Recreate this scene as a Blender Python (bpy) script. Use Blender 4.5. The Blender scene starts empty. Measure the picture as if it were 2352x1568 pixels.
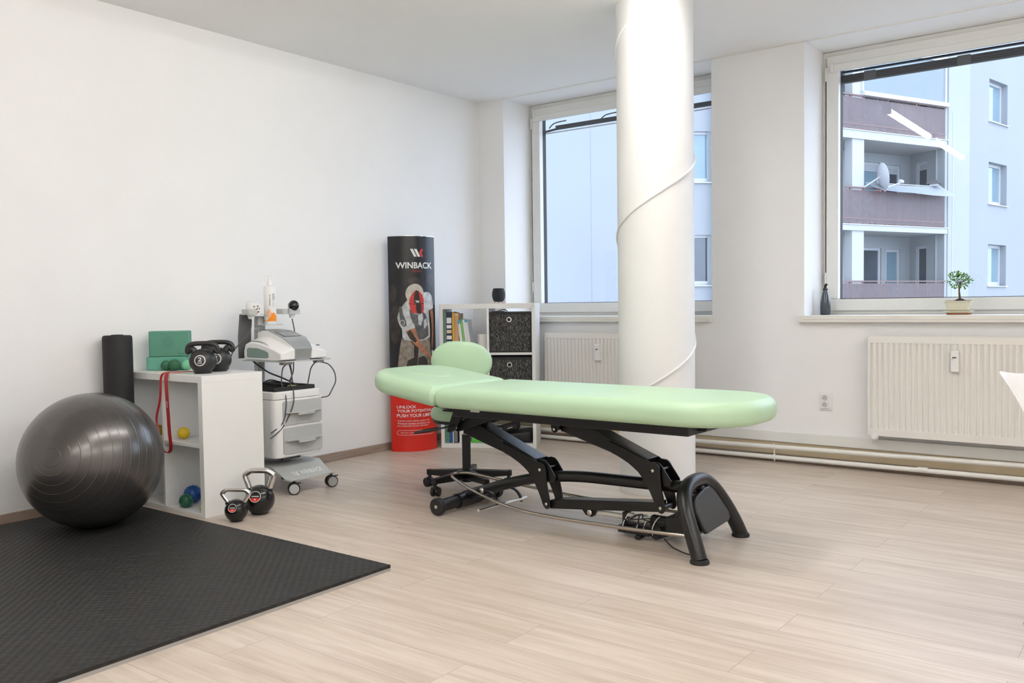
import bpy, bmesh, math, random
from mathutils import Vector, Matrix, noise
random.seed(7)
PI = math.pi
S = bpy.context.scene
COL = S.collection
R = math.radians

# ------------------------------------------------------------------ camera
cam_d = bpy.data.cameras.new('camera'); cam = bpy.data.objects.new('camera', cam_d); COL.objects.link(cam)
yaw, pitch, roll = R(37.2), R(-2.43), R(-0.785)
f0 = Vector((-math.sin(yaw), math.cos(yaw), 0)); r0 = Vector((math.cos(yaw), math.sin(yaw), 0)); u0 = Vector((0, 0, 1))
fw = f0*math.cos(pitch) + u0*math.sin(pitch); up = -f0*math.sin(pitch) + u0*math.cos(pitch)
rt = r0*math.cos(roll) + up*math.sin(roll); up2 = -r0*math.sin(roll) + up*math.cos(roll)
M = Matrix((rt, up2, -fw)).transposed().to_4x4(); M.translation = Vector((0, 0, 1.115))
cam.matrix_world = M
cam_d.sensor_width = 36.0; cam_d.sensor_fit = 'HORIZONTAL'; cam_d.lens = 36.0*2024/2352
cam_d.clip_start = 0.05; cam_d.clip_end = 300
S.camera = cam
# ------------------------------------------------------------------ exposure
S.view_settings.view_transform = 'Standard'; S.view_settings.look = 'None'
S.view_settings.exposure = 0.38; S.view_settings.gamma = 1.0; S.view_settings.use_curve_mapping = False
# ------------------------------------------------------------------ sky (overcast late afternoon)
SKY = 3.0; LAMP = 43.0
w = bpy.data.worlds.new('World'); S.world = w; w.use_nodes = True
nt = w.node_tree; bg = nt.nodes['Background']
tc = nt.nodes.new('ShaderNodeTexCoord'); sx = nt.nodes.new('ShaderNodeSeparateXYZ'); cr = nt.nodes.new('ShaderNodeValToRGB')
nt.links.new(tc.outputs['Generated'], sx.inputs[0]); nt.links.new(sx.outputs['Z'], cr.inputs[0])
cr.color_ramp.elements[0].position = 0.0; cr.color_ramp.elements[0].color = (0.62, 0.745, 0.96, 1)
cr.color_ramp.elements[1].position = 0.6; cr.color_ramp.elements[1].color = (0.70, 0.81, 1.0, 1)
# sky brightness gradient towards +X, added to even the light on the facades
mr = nt.nodes.new('ShaderNodeMapRange'); mr.inputs[1].default_value = -1; mr.inputs[2].default_value = 1; mr.inputs[3].default_value = .7; mr.inputs[4].default_value = 1.2
sc_ = nt.nodes.new('ShaderNodeVectorMath'); sc_.operation = 'SCALE'
nt.links.new(sx.outputs['X'], mr.inputs[0]); nt.links.new(cr.outputs[0], sc_.inputs[0]); nt.links.new(mr.outputs[0], sc_.inputs['Scale'])
nt.links.new(sc_.outputs[0], bg.inputs['Color']); bg.inputs['Strength'].default_value = SKY
# daylight portals in the two window openings (guide the sky light, emit nothing themselves)
for nm, x0, x1 in (('portal_a', -4.58, -2.73), ('portal_b', -2.02, 0.58)):
    ld = bpy.data.lights.new(nm, 'AREA'); ld.shape = 'RECTANGLE'; ld.size = x1-x0; ld.size_y = 1.8
    ld.cycles.is_portal = True
    lo = bpy.data.objects.new(nm, ld); lo.location = ((x0+x1)/2, 6.46, 1.92); lo.rotation_euler = (-PI/2, 0, 0); COL.objects.link(lo)

# ================================================================== helpers
def tag(o, label=None, cat=None, group=None, kind=None):
    if label: o['label'] = label
    if cat: o['category'] = cat
    if group: o['group'] = group
    if kind: o['kind'] = kind
    return o
def thing(name, label, cat, loc=(0, 0, 0), rotz=0, group=None):
    o = bpy.data.objects.new(name, None); COL.objects.link(o)
    o.empty_display_size = 0.1
    o.location = loc; o.rotation_euler = (0, 0, rotz)
    return tag(o, label, cat, group)
def rootloc(o):
    v = Vector((0, 0, 0))
    while o: v += o.location; o = o.parent
    return v
class MB:
    def __init__(s): s.v = []; s.f = []; s.m = []; s.mi = 0
    def add(s, vs, fs, mi=None):
        b = len(s.v); s.v += [Vector(p) for p in vs]
        for f in fs: s.f.append([b+i for i in f]); s.m.append(s.mi if mi is None else mi)
        return s
    def box(s, x0, x1, y0, y1, z0, z1, mi=None):
        vs = [(x, y, z) for z in (z0, z1) for y in (y0, y1) for x in (x0, x1)]
        return s.add(vs, [(0,2,3,1), (4,5,7,6), (0,1,5,4), (2,6,7,3), (0,4,6,2), (1,3,7,5)], mi)
    def obox(s, c, size, mat, mi=None):
        hx, hy, hz = [a/2 for a in size]; c = Vector(c)
        vs = [c + mat @ Vector((x, y, z)) for z in (-hz, hz) for y in (-hy, hy) for x in (-hx, hx)]
        return s.add(vs, [(0,2,3,1), (4,5,7,6), (0,1,5,4), (2,6,7,3), (0,4,6,2), (1,3,7,5)], mi)
    def bar(s, p, q, wd, ht, upv=(0, 0, 1), mi=None):
        p = Vector(p); q = Vector(q); x = (q-p); L = x.length; x.normalize(); y = Vector(upv).cross(x).normalized(); z = x.cross(y)
        return s.obox((p+q)/2, (L, wd, ht), Matrix((x, y, z)).transposed(), mi)
    def cyl(s, p, q, r, r2=None, n=20, mi=None):
        return s.tube([p, q], [r, r if r2 is None else r2], n, mi=mi)
    def tube(s, path, r, n=12, closed=False, mi=None, caps=True, sc=(1, 1), upv=None):
        P = [Vector(p) for p in path]; N = len(P)
        rr = list(r) if isinstance(r, (list, tuple)) else [r]*N
        T = []
        for i in range(N):
            a = P[(i-1) % N] if (closed or i > 0) else P[i]; b = P[(i+1) % N] if (closed or i < N-1) else P[i]
            t = (b-a); T.append(t.normalized() if t.length > 1e-9 else Vector((0, 0, 1)))
        ref = Vector(upv) if upv else (Vector((0, 0, 1)) if abs(T[0].z) < 0.9 else Vector((1, 0, 0)))
        u = T[0].cross(ref).normalized(); vs = []
        for i in range(N):
            if upv: u = T[i].cross(ref).normalized()
            else: u = (u - T[i]*u.dot(T[i])).normalized()
            w_ = T[i].cross(u)
            for k in range(n):
                a = 2*PI*k/n; vs.append(P[i] + (u*math.cos(a)*sc[0] + w_*math.sin(a)*sc[1])*rr[i])
        fs = []
        for i in range(N if closed else N-1):
            j = (i+1) % N
            for k in range(n):
                l = (k+1) % n; fs.append((i*n+k, i*n+l, j*n+l, j*n+k))
        if caps and not closed: fs += [tuple(range(n-1, -1, -1)), tuple((N-1)*n+k for k in range(n))]
        return s.add(vs, fs, mi)
    def ribbon(s, path, wv, wd, th, mi=None, closed=False):
        P = [Vector(p) for p in path]; N = len(P); wv = Vector(wv).normalized(); vs = []
        for i in range(N):
            a = P[(i-1) % N] if (closed or i > 0) else P[i]; b = P[(i+1) % N] if (closed or i < N-1) else P[i]
            t = (b-a).normalized(); nrm = t.cross(wv).normalized()
            for sw, sn in ((-1,-1), (1,-1), (1,1), (-1,1)): vs.append(P[i] + wv*sw*wd/2 + nrm*sn*th/2)
        fs = []
        for i in range(N if closed else N-1):
            j = (i+1) % N
            for k in range(4): l = (k+1) % 4; fs.append((i*4+k, i*4+l, j*4+l, j*4+k))
        if not closed: fs += [(3,2,1,0), tuple((N-1)*4+k for k in range(4))]
        return s.add(vs, fs, mi)
    def prism(s, poly, axis, a, b, mi=None):
        def mk(p, h): return {'x': (h, p[0], p[1]), 'y': (p[0], h, p[1]), 'z': (p[0], p[1], h)}[axis]
        n = len(poly); vs = [mk(p, a) for p in poly] + [mk(p, b) for p in poly]
        fs = [tuple(range(n)), tuple(range(2*n-1, n-1, -1))] + [(i, n+i, n+(i+1) % n, (i+1) % n) for i in range(n)]
        return s.add(vs, fs, mi)
    def lathe(s, prof, c=(0, 0, 0), n=32, mat=None, mi=None, caps=True):
        c = Vector(c); mat = mat or Matrix.Identity(3); vs = []; N = len(prof)
        for r, z in prof:
            for k in range(n): a = 2*PI*k/n; vs.append(c + mat @ Vector((r*math.cos(a), r*math.sin(a), z)))
        fs = [(i*n+k, i*n+(k+1) % n, (i+1)*n+(k+1) % n, (i+1)*n+k) for i in range(N-1) for k in range(n)]
        if caps and prof[0][0] > 1e-6: fs.append(tuple(range(n-1, -1, -1)))
        if caps and prof[-1][0] > 1e-6: fs.append(tuple((N-1)*n+k for k in range(n)))
        return s.add(vs, fs, mi)
    def ball(s, c, rx, ry=None, rz=None, n=24, mi=None, mat=None):
        ry = ry or rx; rz = rz or rx; mat = mat or Matrix.Identity(3); m = n//2; vs = []; c = Vector(c)
        for i in range(m+1):
            t = PI*i/m - PI/2
            for k in range(n):
                a = 2*PI*k/n; vs.append(c + mat @ Vector((rx*math.cos(t)*math.cos(a), ry*math.cos(t)*math.sin(a), rz*math.sin(t))))
        return s.add(vs, [(i*n+k, i*n+(k+1) % n, (i+1)*n+(k+1) % n, (i+1)*n+k) for i in range(m) for k in range(n)], mi)
    def cushion(s, hx, hy, rc, zb, zt, re, fn=None, mi=None, k=14, crown=0.0, rbot=None):
        """rounded-rectangle pad; rc = 4 corner radii, re = edge roll radius; fn maps local points"""
        rbot = rbot or re
        def ring(ins, z):
            out = []
            for (sx_, sy_), a0, r_ in zip(((1,1), (-1,1), (-1,-1), (1,-1)), (0, 90, 180, 270), rc):
                r1 = max(r_-ins, 0.004); cx = sx_*(hx-ins-r1); cy = sy_*(hy-ins-r1)
                for q in range(k+1):
                    a = R(a0+90*q/k); out.append((cx+r1*math.cos(a), cy+r1*math.sin(a), z))
            # extra points on the straight sides keep shading even
            return out
        rings = []
        for q in range(0, 7):
            a = R(90*q/6); rings.append(ring(rbot*(1-math.sin(a)), zb+rbot*(1-math.cos(a))))
        for q in range(0, 9):
            a = R(90*q/8); rings.append(ring(re*(1-math.cos(a)), zt-re+re*math.sin(a)))
        for e, g in ((1.3, .25), (1.8, .6), (2.4, .9)): rings.append(ring(min(re*e, min(hx, hy)-0.01), zt+crown*g))
        fn = fn or (lambda p: p)
        n = len(rings[0]); vs = [fn(Vector(p)) for rg in rings for p in rg]; N = len(rings)
        fs = [(i*n+j, i*n+(j+1) % n, (i+1)*n+(j+1) % n, (i+1)*n+j) for i in range(N-1) for j in range(n)]
        fs += [tuple(range(n-1, -1, -1)), tuple((N-1)*n+j for j in range(n))]
        return s.add(vs, fs, mi)
SPLIT = {'cord', 'ladder_tape', 'end_cap', 'hinge', 'pivot_bolt', 'pivot_tube', 'zip_tie', 'contacts', 'wall_bracket', 'loop_handle', 'reflective_tag', 'control_box', 'end_clip', 'castor_arm', 'display', 'spring'}
def pieces(mb):
    par = list(range(len(mb.v)))
    def fd(i):
        while par[i] != i: par[i] = par[par[i]]; i = par[i]
        return i
    for f in mb.f:
        for k in f[1:]: par[fd(k)] = fd(f[0])
    grp = {}
    for f, m in zip(mb.f, mb.m): grp.setdefault(fd(f[0]), []).append((f, m))
    out = []
    for fs in grp.values():
        n = MB(); ix = {}
        for f, m in fs:
            g = []
            for i in f:
                if i not in ix: ix[i] = len(n.v); n.v.append(mb.v[i])
                g.append(ix[i])
            n.f.append(g); n.m.append(m)
        out.append(n)
    return out
def obj(name, mb, mats, parent=None, world=False, bevel=0, sharp=35, seg=2, smooth=True):
    if name in SPLIT and parent:
        ps = pieces(mb)
        if len(ps) > 1: return [obj_one(name, p, mats, parent, world, bevel, sharp, seg, smooth) for p in ps][0]
    return obj_one(name, mb, mats, parent, world, bevel, sharp, seg, smooth)
def obj_one(name, mb, mats, parent=None, world=False, bevel=0, sharp=35, seg=2, smooth=True):
    me = bpy.data.meshes.new(name)
    off = rootloc(parent) if (world and parent) else Vector((0, 0, 0))
    me.from_pydata([tuple(p-off) for p in mb.v], [], mb.f); me.update()
    mats = mats if isinstance(mats, (list, tuple)) else [mats]
    for m in mats: me.materials.append(m)
    for p, mi in zip(me.polygons, mb.m): p.material_index = mi
    bm = bmesh.new(); bm.from_mesh(me); bmesh.ops.remove_doubles(bm, verts=bm.verts, dist=1e-6); bmesh.ops.recalc_face_normals(bm, faces=bm.faces); bm.to_mesh(me); bm.free()
    if smooth:
        me.shade_smooth()
        if hasattr(me, 'set_sharp_from_angle'): me.set_sharp_from_angle(angle=R(sharp))
    o = bpy.data.objects.new(name, me); COL.objects.link(o)
    if parent: o.parent = parent
    if bevel:
        b = o.modifiers.new('bevel', 'BEVEL'); b.width = bevel; b.segments = seg; b.limit_method = 'ANGLE'; b.angle_limit = R(40)
    return o
def struct(name, mb, mats, **k):
    o = obj(name, mb, mats, **k)
    if not k.get('parent'): o['kind'] = 'structure'
    return o
def copy_tree(o, parent=None):
    c = o.copy(); COL.objects.link(c)
    if parent: c.parent = parent
    for ch in list(o.children): copy_tree(ch, c)
    return c
def crom(pts, n=8, closed=False):
    P = [Vector(p) for p in pts]; N = len(P); out = []
    for i in range(N if closed else N-1):
        g = lambda j: P[j % N] if closed else P[max(0, min(N-1, j))]
        a, b, c, d = g(i-1), g(i), g(i+1), g(i+2)
        for k in range(n):
            t = k/n; out.append(0.5*((2*b)+(c-a)*t+(2*a-5*b+4*c-d)*t*t+(3*b-a-3*c+d)*t**3))
    if not closed: out.append(P[-1])
    return out
def rot(axis, deg): return Matrix.Rotation(R(deg), 3, axis)
def zto(d):
    return Vector(d).normalized().to_track_quat('Z', 'Y').to_matrix()
def text_mb(mb, s, fn, bold=0.0, mi=None, fit=None):
    """outline of a string as flat geometry; fit=(w,h) scales its bounding box; fn maps (x,y)->3D"""
    cu = bpy.data.curves.new('lettering', 'FONT'); cu.body = s; cu.size = 1.0; cu.offset = bold; cu.resolution_u = 4
    o = bpy.data.objects.new('lettering', cu); COL.objects.link(o)
    bpy.context.view_layer.update()
    me = bpy.data.meshes.new_from_object(o.evaluated_get(bpy.context.evaluated_depsgraph_get()))
    vs = [v.co.copy() for v in me.vertices]; fs = [tuple(p.vertices) for p in me.polygons]
    bpy.data.objects.remove(o); bpy.data.curves.remove(cu); bpy.data.meshes.remove(me)
    x0 = min(v.x for v in vs); x1 = max(v.x for v in vs); y0 = min(v.y for v in vs); y1 = max(v.y for v in vs)
    W_, H_ = fit; mb.add([fn((v.x-x0)/(x1-x0)*W_, (v.y-y0)/(y1-y0)*H_) for v in vs], fs, mi)

# ================================================================== materials
def mat(name, col, rough=0.5, metal=0.0, bump=0.0, bscale=60, var=0.03, vscale=6, coat=0, spec=0.5, emit=None, sub=0, rvar=0.0):
    m = bpy.data.materials.new(name); m.use_nodes = True; t = m.node_tree; b = t.nodes['Principled BSDF']
    b.inputs['Roughness'].default_value = rough; b.inputs['Metallic'].default_value = metal
    b.inputs['Specular IOR Level'].default_value = spec; b.inputs['Coat Weight'].default_value = coat; b.inputs['Coat Roughness'].default_value = 0.1
    co = t.nodes.new('ShaderNodeTexCoord'); nz = t.nodes.new('ShaderNodeTexNoise'); nz.inputs['Scale'].default_value = vscale; nz.inputs['Detail'].default_value = 3
    t.links.new(co.outputs['Object'], nz.inputs['Vector'])
    rp = t.nodes.new('ShaderNodeValToRGB'); c = Vector(col)
    rp.color_ramp.elements[0].position = .3; rp.color_ramp.elements[1].position = .7
    rp.color_ramp.elements[0].color = (*(c*(1-var)), 1); rp.color_ramp.elements[1].color = (*[min(1, a) for a in c*(1+var)], 1)
    t.links.new(nz.outputs['Fac'], rp.inputs[0]); t.links.new(rp.outputs[0], b.inputs['Base Color'])
    if bump:
        n2 = t.nodes.new('ShaderNodeTexNoise'); n2.inputs['Scale'].default_value = bscale; n2.inputs['Detail'].default_value = 4
        t.links.new(co.outputs['Object'], n2.inputs['Vector'])
        bp = t.nodes.new('ShaderNodeBump'); bp.inputs['Strength'].default_value = bump; bp.inputs['Distance'].default_value = 0.01
        t.links.new(n2.outputs['Fac'], bp.inputs['Height']); t.links.new(bp.outputs[0], b.inputs['Normal'])
    if emit:
        b.inputs['Emission Color'].default_value = (*emit[0], 1); b.inputs['Emission Strength'].default_value = emit[1]
    return m
def hexc(r, g, b):
    f = lambda v: ((v/255+0.055)/1.055)**2.4 if v > 10 else v/255/12.92
    return (f(r), f(g), f(b))
M_wall = mat('wall_paint', (.88, .88, .875), .9, bump=.08, bscale=220, var=.012, vscale=2)
M_ceil = mat('ceiling_paint', (.94, .94, .935), .92, bump=.05, bscale=200, var=.012, vscale=1.5)
M_col = mat('column_paint', (.80, .795, .785), .6, bump=.1, bscale=120, var=.01)
M_tan = mat('unpainted_plaster', hexc(214, 198, 168), .9, bump=.2)
M_frame = mat('window_frame_white', (.78, .78, .75), .45, var=.02)
M_sill = mat('sill_white', (.80, .78, .72), .35, var=.02)
M_pipe = mat('pipe_enamel', (.82, .81, .77), .3, var=.02)
M_rad = mat('radiator_enamel', (.82, .80, .76), .35, var=.01)
M_white = mat('white_laminate', (.82, .82, .80), .35, var=.01)
M_plast = mat('white_plastic', (.84, .84, .83), .3, var=.01)
M_lgrey = mat('light_grey_metal', (.50, .51, .50), .42, var=.02)
M_drawer = mat('grey_drawer_front', (.47, .48, .47), .45, var=.02)
M_silver = mat('brushed_silver', (.50, .51, .52), .34, metal=.75, var=.03)
M_dgrey = mat('dark_grey_strap', (.10, .10, .10), .6)
M_blackm = mat('black_powder_coat', (.0055, .0055, .006), .33, bump=.04, bscale=400, spec=.5)
M_blackp = mat('black_plastic', (.010, .010, .011), .5)
M_rubber = mat('black_rubber', (.012, .012, .012), .7)
M_cable = mat('cable_grey', (.07, .07, .08), .5)
M_cableb = mat('cable_black', (.012, .012, .014), .5)
M_chrome = mat('chrome', (.75, .74, .72), .13, metal=1.0, var=.01)
M_rail = mat('satin_steel', (.45, .40, .35), .25, metal=1.0, var=.02)
M_bolt = mat('zinc_bolt', (.62, .60, .55), .3, metal=1.0)
M_green = mat('mint_vinyl', (.48, .68, .46), .40, bump=.03, bscale=260, var=.01, spec=.6)
M_red = mat('red_print', hexc(205, 36, 22), .35, var=.02)
M_blkprint = mat('black_print', (.012, .012, .014), .32, var=.3, vscale=5)
M_wprint = mat('white_print', (.80, .80, .80), .4)
M_screen = mat('screen_glass', (.10, .115, .12), .08, spec=.8)
M_glassgr = mat('grey_green_panel', (.22, .30, .27), .2)
M_darkleg = mat('anthracite', (.03, .03, .032), .45)
M_wood = mat('beech_leg', (.55, .30, .15), .4, var=.1, vscale=20)
M_soil = mat('soil', (.035, .02, .012), .95, bump=.6, bscale=150)
M_leaf = mat('leaf_green', (.13, .30, .03), .4, var=.5, vscale=30)
M_bark = mat('bark', (.16, .09, .05), .85, bump=.5, bscale=90, var=.2)
M_pot = mat('cream_glaze', (.68, .65, .50), .25, var=.02)
M_terra = mat('terracotta', (.30, .09, .03), .7)
M_bottle = mat('slate_bottle', (.022, .033, .045), .22, coat=.6)
M_copper = mat('copper_foot', (.55, .25, .13), .35, metal=.6)

def floor_mat():
    m = bpy.data.materials.new('oak_laminate'); m.use_nodes = True; t = m.node_tree; b = t.nodes['Principled BSDF']
    N = t.nodes.new; Lk = t.links.new
    co = N('ShaderNodeTexCoord'); mp = N('ShaderNodeMapping'); mp.inputs['Location'].default_value = (.385, 0, 0); Lk(co.outputs['Object'], mp.inputs[0])
    br = N('ShaderNodeTexBrick'); br.offset = .5; br.offset_frequency = 2; br.squash = 1; br.inputs['Scale'].default_value = 1
    br.inputs['Brick Width'].default_value = 1.37; br.inputs['Row Height'].default_value = .205; br.inputs['Mortar Size'].default_value = .0011
    br.inputs['Mortar Smooth'].default_value = .3; br.inputs['Bias'].default_value = 0
    br.inputs['Color1'].default_value = (0, 0, 0, 1); br.inputs['Color2'].default_value = (1, 1, 1, 1); br.inputs['Mortar'].default_value = (.5, .5, .5, 1)
    Lk(mp.outputs[0], br.inputs['Vector'])
    # grain stretched along the planks, shifted per plank
    ad = N('ShaderNodeVectorMath'); ad.operation = 'MULTIPLY_ADD'; ad.inputs[1].default_value = (7, 3, 5); Lk(br.outputs['Color'], ad.inputs[0]); Lk(co.outputs['Object'], ad.inputs[2])
    g = N('ShaderNodeMapping'); g.inputs['Scale'].default_value = (1.1, 17, 1); Lk(ad.outputs[0], g.inputs[0])
    n1 = N('ShaderNodeTexNoise'); n1.inputs['Scale'].default_value = 1.6; n1.inputs['Detail'].default_value = 7; n1.inputs['Roughness'].default_value = .62; n1.inputs['Distortion'].default_value = .5; Lk(g.outputs[0], n1.inputs['Vector'])
    g2 = N('ShaderNodeMapping'); g2.inputs['Scale'].default_value = (1.6, 6.5, 1); Lk(ad.outputs[0], g2.inputs[0])
    n2 = N('ShaderNodeTexNoise'); n2.inputs['Scale'].default_value = 1.0; n2.inputs['Detail'].default_value = 3; Lk(g2.outputs[0], n2.inputs['Vector'])
    r1 = N('ShaderNodeValToRGB'); e = r1.color_ramp.elements
    e[0].position = .28; e[0].color = (.51, .42, .345, 1); e[1].position = .60; e[1].color = (.675, .585, .505, 1)
    Lk(n1.outputs['Fac'], r1.inputs[0])
    r2 = N('ShaderNodeValToRGB'); e = r2.color_ramp.elements
    e[0].position = .25; e[0].color = (.86, .84, .82, 1); e[1].position = .62; e[1].color = (1, 1, 1, 1); Lk(n2.outputs['Fac'], r2.inputs[0])
    mx = N('ShaderNodeMix'); mx.data_type = 'RGBA'; mx.blend_type = 'MULTIPLY'; mx.inputs[0].default_value = .8; Lk(r1.outputs[0], mx.inputs[6]); Lk(r2.outputs[0], mx.inputs[7])
    r3 = N('ShaderNodeValToRGB'); r3.color_ramp.elements[0].color = (.93, .92, .91, 1); r3.color_ramp.elements[1].color = (1.0, 1.0, 1.0, 1); Lk(br.outputs['Color'], r3.inputs[0])
    m2 = N('ShaderNodeMix'); m2.data_type = 'RGBA'; m2.blend_type = 'MULTIPLY'; m2.inputs[0].default_value = 1; Lk(mx.outputs[2], m2.inputs[6]); Lk(r3.outputs[0], m2.inputs[7])
    m3 = N('ShaderNodeMix'); m3.data_type = 'RGBA'; m3.inputs[7].default_value = (.30, .24, .19, 1); Lk(br.outputs['Fac'], m3.inputs[0]); Lk(m2.outputs[2], m3.inputs[6])
    Lk(m3.outputs[2], b.inputs['Base Color']); b.inputs['Roughness'].default_value = .36; b.inputs['Specular IOR Level'].default_value = .55
    bp = N('ShaderNodeBump'); bp.inputs['Strength'].default_value = .12; bp.inputs['Distance'].default_value = .004; Lk(n1.outputs['Fac'], bp.inputs['Height']); Lk(bp.outputs[0], b.inputs['Normal'])
    return m
M_floor = floor_mat()
def wood_mat(name, c1, c2, sc=(18, 1.5, 18)):
    m = bpy.data.materials.new(name); m.use_nodes = True; t = m.node_tree; b = t.nodes['Principled BSDF']
    co = t.nodes.new('ShaderNodeTexCoord'); mp = t.nodes.new('ShaderNodeMapping'); mp.inputs['Scale'].default_value = sc; t.links.new(co.outputs['Object'], mp.inputs[0])
    n = t.nodes.new('ShaderNodeTexNoise'); n.inputs['Scale'].default_value = 2; n.inputs['Detail'].default_value = 6; n.inputs['Distortion'].default_value = .8; t.links.new(mp.outputs[0], n.inputs['Vector'])
    r = t.nodes.new('ShaderNodeValToRGB'); r.color_ramp.elements[0].position = .3; r.color_ramp.elements[1].position = .7
    r.color_ramp.elements[0].color = (*c1, 1); r.color_ramp.elements[1].color = (*c2, 1); t.links.new(n.outputs['Fac'], r.inputs[0]); t.links.new(r.outputs[0], b.inputs['Base Color'])
    b.inputs['Roughness'].default_value = .5; return m
M_base = wood_mat('baseboard_oak', (.26, .19, .15), (.40, .32, .26))
M_base2 = wood_mat('baseboard_oak_front', (.20, .15, .12), (.32, .26, .21), (1.5, 18, 18))
def mat_foam():
    m = bpy.data.materials.new('puzzle_foam_black'); m.use_nodes = True; t = m.node_tree; b = t.nodes['Principled BSDF']
    N = t.nodes.new; Lk = t.links.new
    co = N('ShaderNodeTexCoord'); sp = N('ShaderNodeSeparateXYZ'); Lk(co.outputs['Object'], sp.inputs[0])
    def mth(op, a, b_=None):
        n = N('ShaderNodeMath'); n.operation = op
        for i, v in enumerate((a, b_)):
            if v is None: continue
            if isinstance(v, (int, float)): n.inputs[i].default_value = v
            else: Lk(v, n.inputs[i])
        return n.outputs[0]
    # tear-plate relief: alternating small bars
    fx = mth('SINE', mth('MULTIPLY', sp.outputs['X'], 2*PI/.042)); fy = mth('SINE', mth('MULTIPLY', sp.outputs['Y'], 2*PI/.042))
    pr = mth('MULTIPLY', fx, fy)
    bp = N('ShaderNodeBump'); bp.inputs['Strength'].default_value = .55; bp.inputs['Distance'].default_value = .003; Lk(pr, bp.inputs['Height']); Lk(bp.outputs[0], b.inputs['Normal'])
    nz = N('ShaderNodeTexNoise'); nz.inputs['Scale'].default_value = 2.5; Lk(co.outputs['Object'], nz.inputs['Vector'])
    r = N('ShaderNodeValToRGB'); r.color_ramp.elements[0].color = (.013, .0125, .012, 1); r.color_ramp.elements[1].color = (.021, .020, .0195, 1); Lk(nz.outputs['Fac'], r.inputs[0])
    Lk(r.outputs[0], b.inputs['Base Color']); b.inputs['Roughness'].default_value = .55; b.inputs['Specular IOR Level'].default_value = .35
    return m
M_foam = mat_foam(); M_foamg = mat('puzzle_foam_grey', (.36, .34, .32), .8, bump=.2, bscale=300)
def mat_weave():
    m = bpy.data.materials.new('black_white_weave'); m.use_nodes = True; t = m.node_tree; b = t.nodes['Principled BSDF']; N = t.nodes.new; Lk = t.links.new
    co = N('ShaderNodeTexCoord'); outs = []
    for sc in ((60, 60, 420), (520, 520, 40)):
        mp = N('ShaderNodeMapping'); mp.inputs['Scale'].default_value = sc; Lk(co.outputs['Object'], mp.inputs[0])
        n = N('ShaderNodeTexNoise'); n.inputs['Scale'].default_value = 1; n.inputs['Detail'].default_value = 2; Lk(mp.outputs[0], n.inputs['Vector']); outs.append(n.outputs['Fac'])
    mx = N('ShaderNodeMath'); mx.operation = 'MULTIPLY'; Lk(outs[0], mx.inputs[0]); Lk(outs[1], mx.inputs[1])
    r = N('ShaderNodeValToRGB'); e = r.color_ramp.elements; e[0].position = .26; e[0].color = (.012, .012, .012, 1); e[1].position = .42; e[1].color = (.42, .41, .38, 1); Lk(mx.outputs[0], r.inputs[0])
    Lk(r.outputs[0], b.inputs['Base Color']); b.inputs['Roughness'].default_value = .9; return m
M_weave = mat_weave()
def mat_ball():
    m = bpy.data.materials.new('ball_vinyl_grey'); m.use_nodes = True; t = m.node_tree; b = t.nodes['Principled BSDF']; N = t.nodes.new; Lk = t.links.new
    co = N('ShaderNodeTexCoord'); sp = N('ShaderNodeSeparateXYZ'); Lk(co.outputs['Object'], sp.inputs[0])
    # ridges at equal arc spacing around the valve axis (local Z)
    dv = N('ShaderNodeMath'); dv.operation = 'DIVIDE'; dv.inputs[1].default_value = .337; Lk(sp.outputs['Z'], dv.inputs[0])
    ac = N('ShaderNodeMath'); ac.operation = 'ARCCOSINE'; Lk(dv.outputs[0], ac.inputs[0])
    ml = N('ShaderNodeMath'); ml.operation = 'MULTIPLY'; ml.inputs[1].default_value = 2*PI/.135; Lk(ac.outputs[0], ml.inputs[0])
    sn = N('ShaderNodeMath'); sn.operation = 'COSINE'; Lk(ml.outputs[0], sn.inputs[0])
    pw = N('ShaderNodeValToRGB'); pw.color_ramp.elements[0].position = .93; pw.color_ramp.elements[1].position = 1.0; Lk(sn.outputs[0], pw.inputs[0])
    bp = N('ShaderNodeBump'); bp.inputs['Strength'].default_value = .5; bp.inputs['Distance'].default_value = .003; Lk(pw.outputs[0], bp.inputs['Height']); Lk(bp.outputs[0], b.inputs['Normal'])
    b.inputs['Base Color'].default_value = (.115, .108, .104, 1); b.inputs['Metallic'].default_value = .8; b.inputs['Roughness'].default_value = .29
    b.inputs['Coat Weight'].default_value = .3; b.inputs['Coat Roughness'].default_value = .18
    return m
M_ball = mat_ball()
def mat_glass(name='window_glass', tint=(.96, .98, 1.0), ior=1.5):
    m = bpy.data.materials.new(name); m.use_nodes = True; t = m.node_tree; t.nodes.clear(); N = t.nodes.new; Lk = t.links.new
    o = N('ShaderNodeOutputMaterial'); tr = N('ShaderNodeBsdfTransparent'); gl = N('ShaderNodeBsdfGlossy'); fr = N('ShaderNodeFresnel'); mx = N('ShaderNodeMixShader')
    tr.inputs['Color'].default_value = (*tint, 1); gl.inputs['Roughness'].default_value = .0; gl.inputs['Color'].default_value = (1, 1, 1, 1); fr.inputs['IOR'].default_value = ior
    Lk(fr.outputs[0], mx.inputs[0]); Lk(tr.outputs[0], mx.inputs[1]); Lk(gl.outputs[0], mx.inputs[2]); Lk(mx.outputs[0], o.inputs[0]); return m
M_glass = mat_glass()
def mat_transl(name, col, alpha, rough=.4):
    m = mat(name, col, rough); t = m.node_tree; b = t.nodes['Principled BSDF']; b.inputs['Alpha'].default_value = alpha; return m

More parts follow.
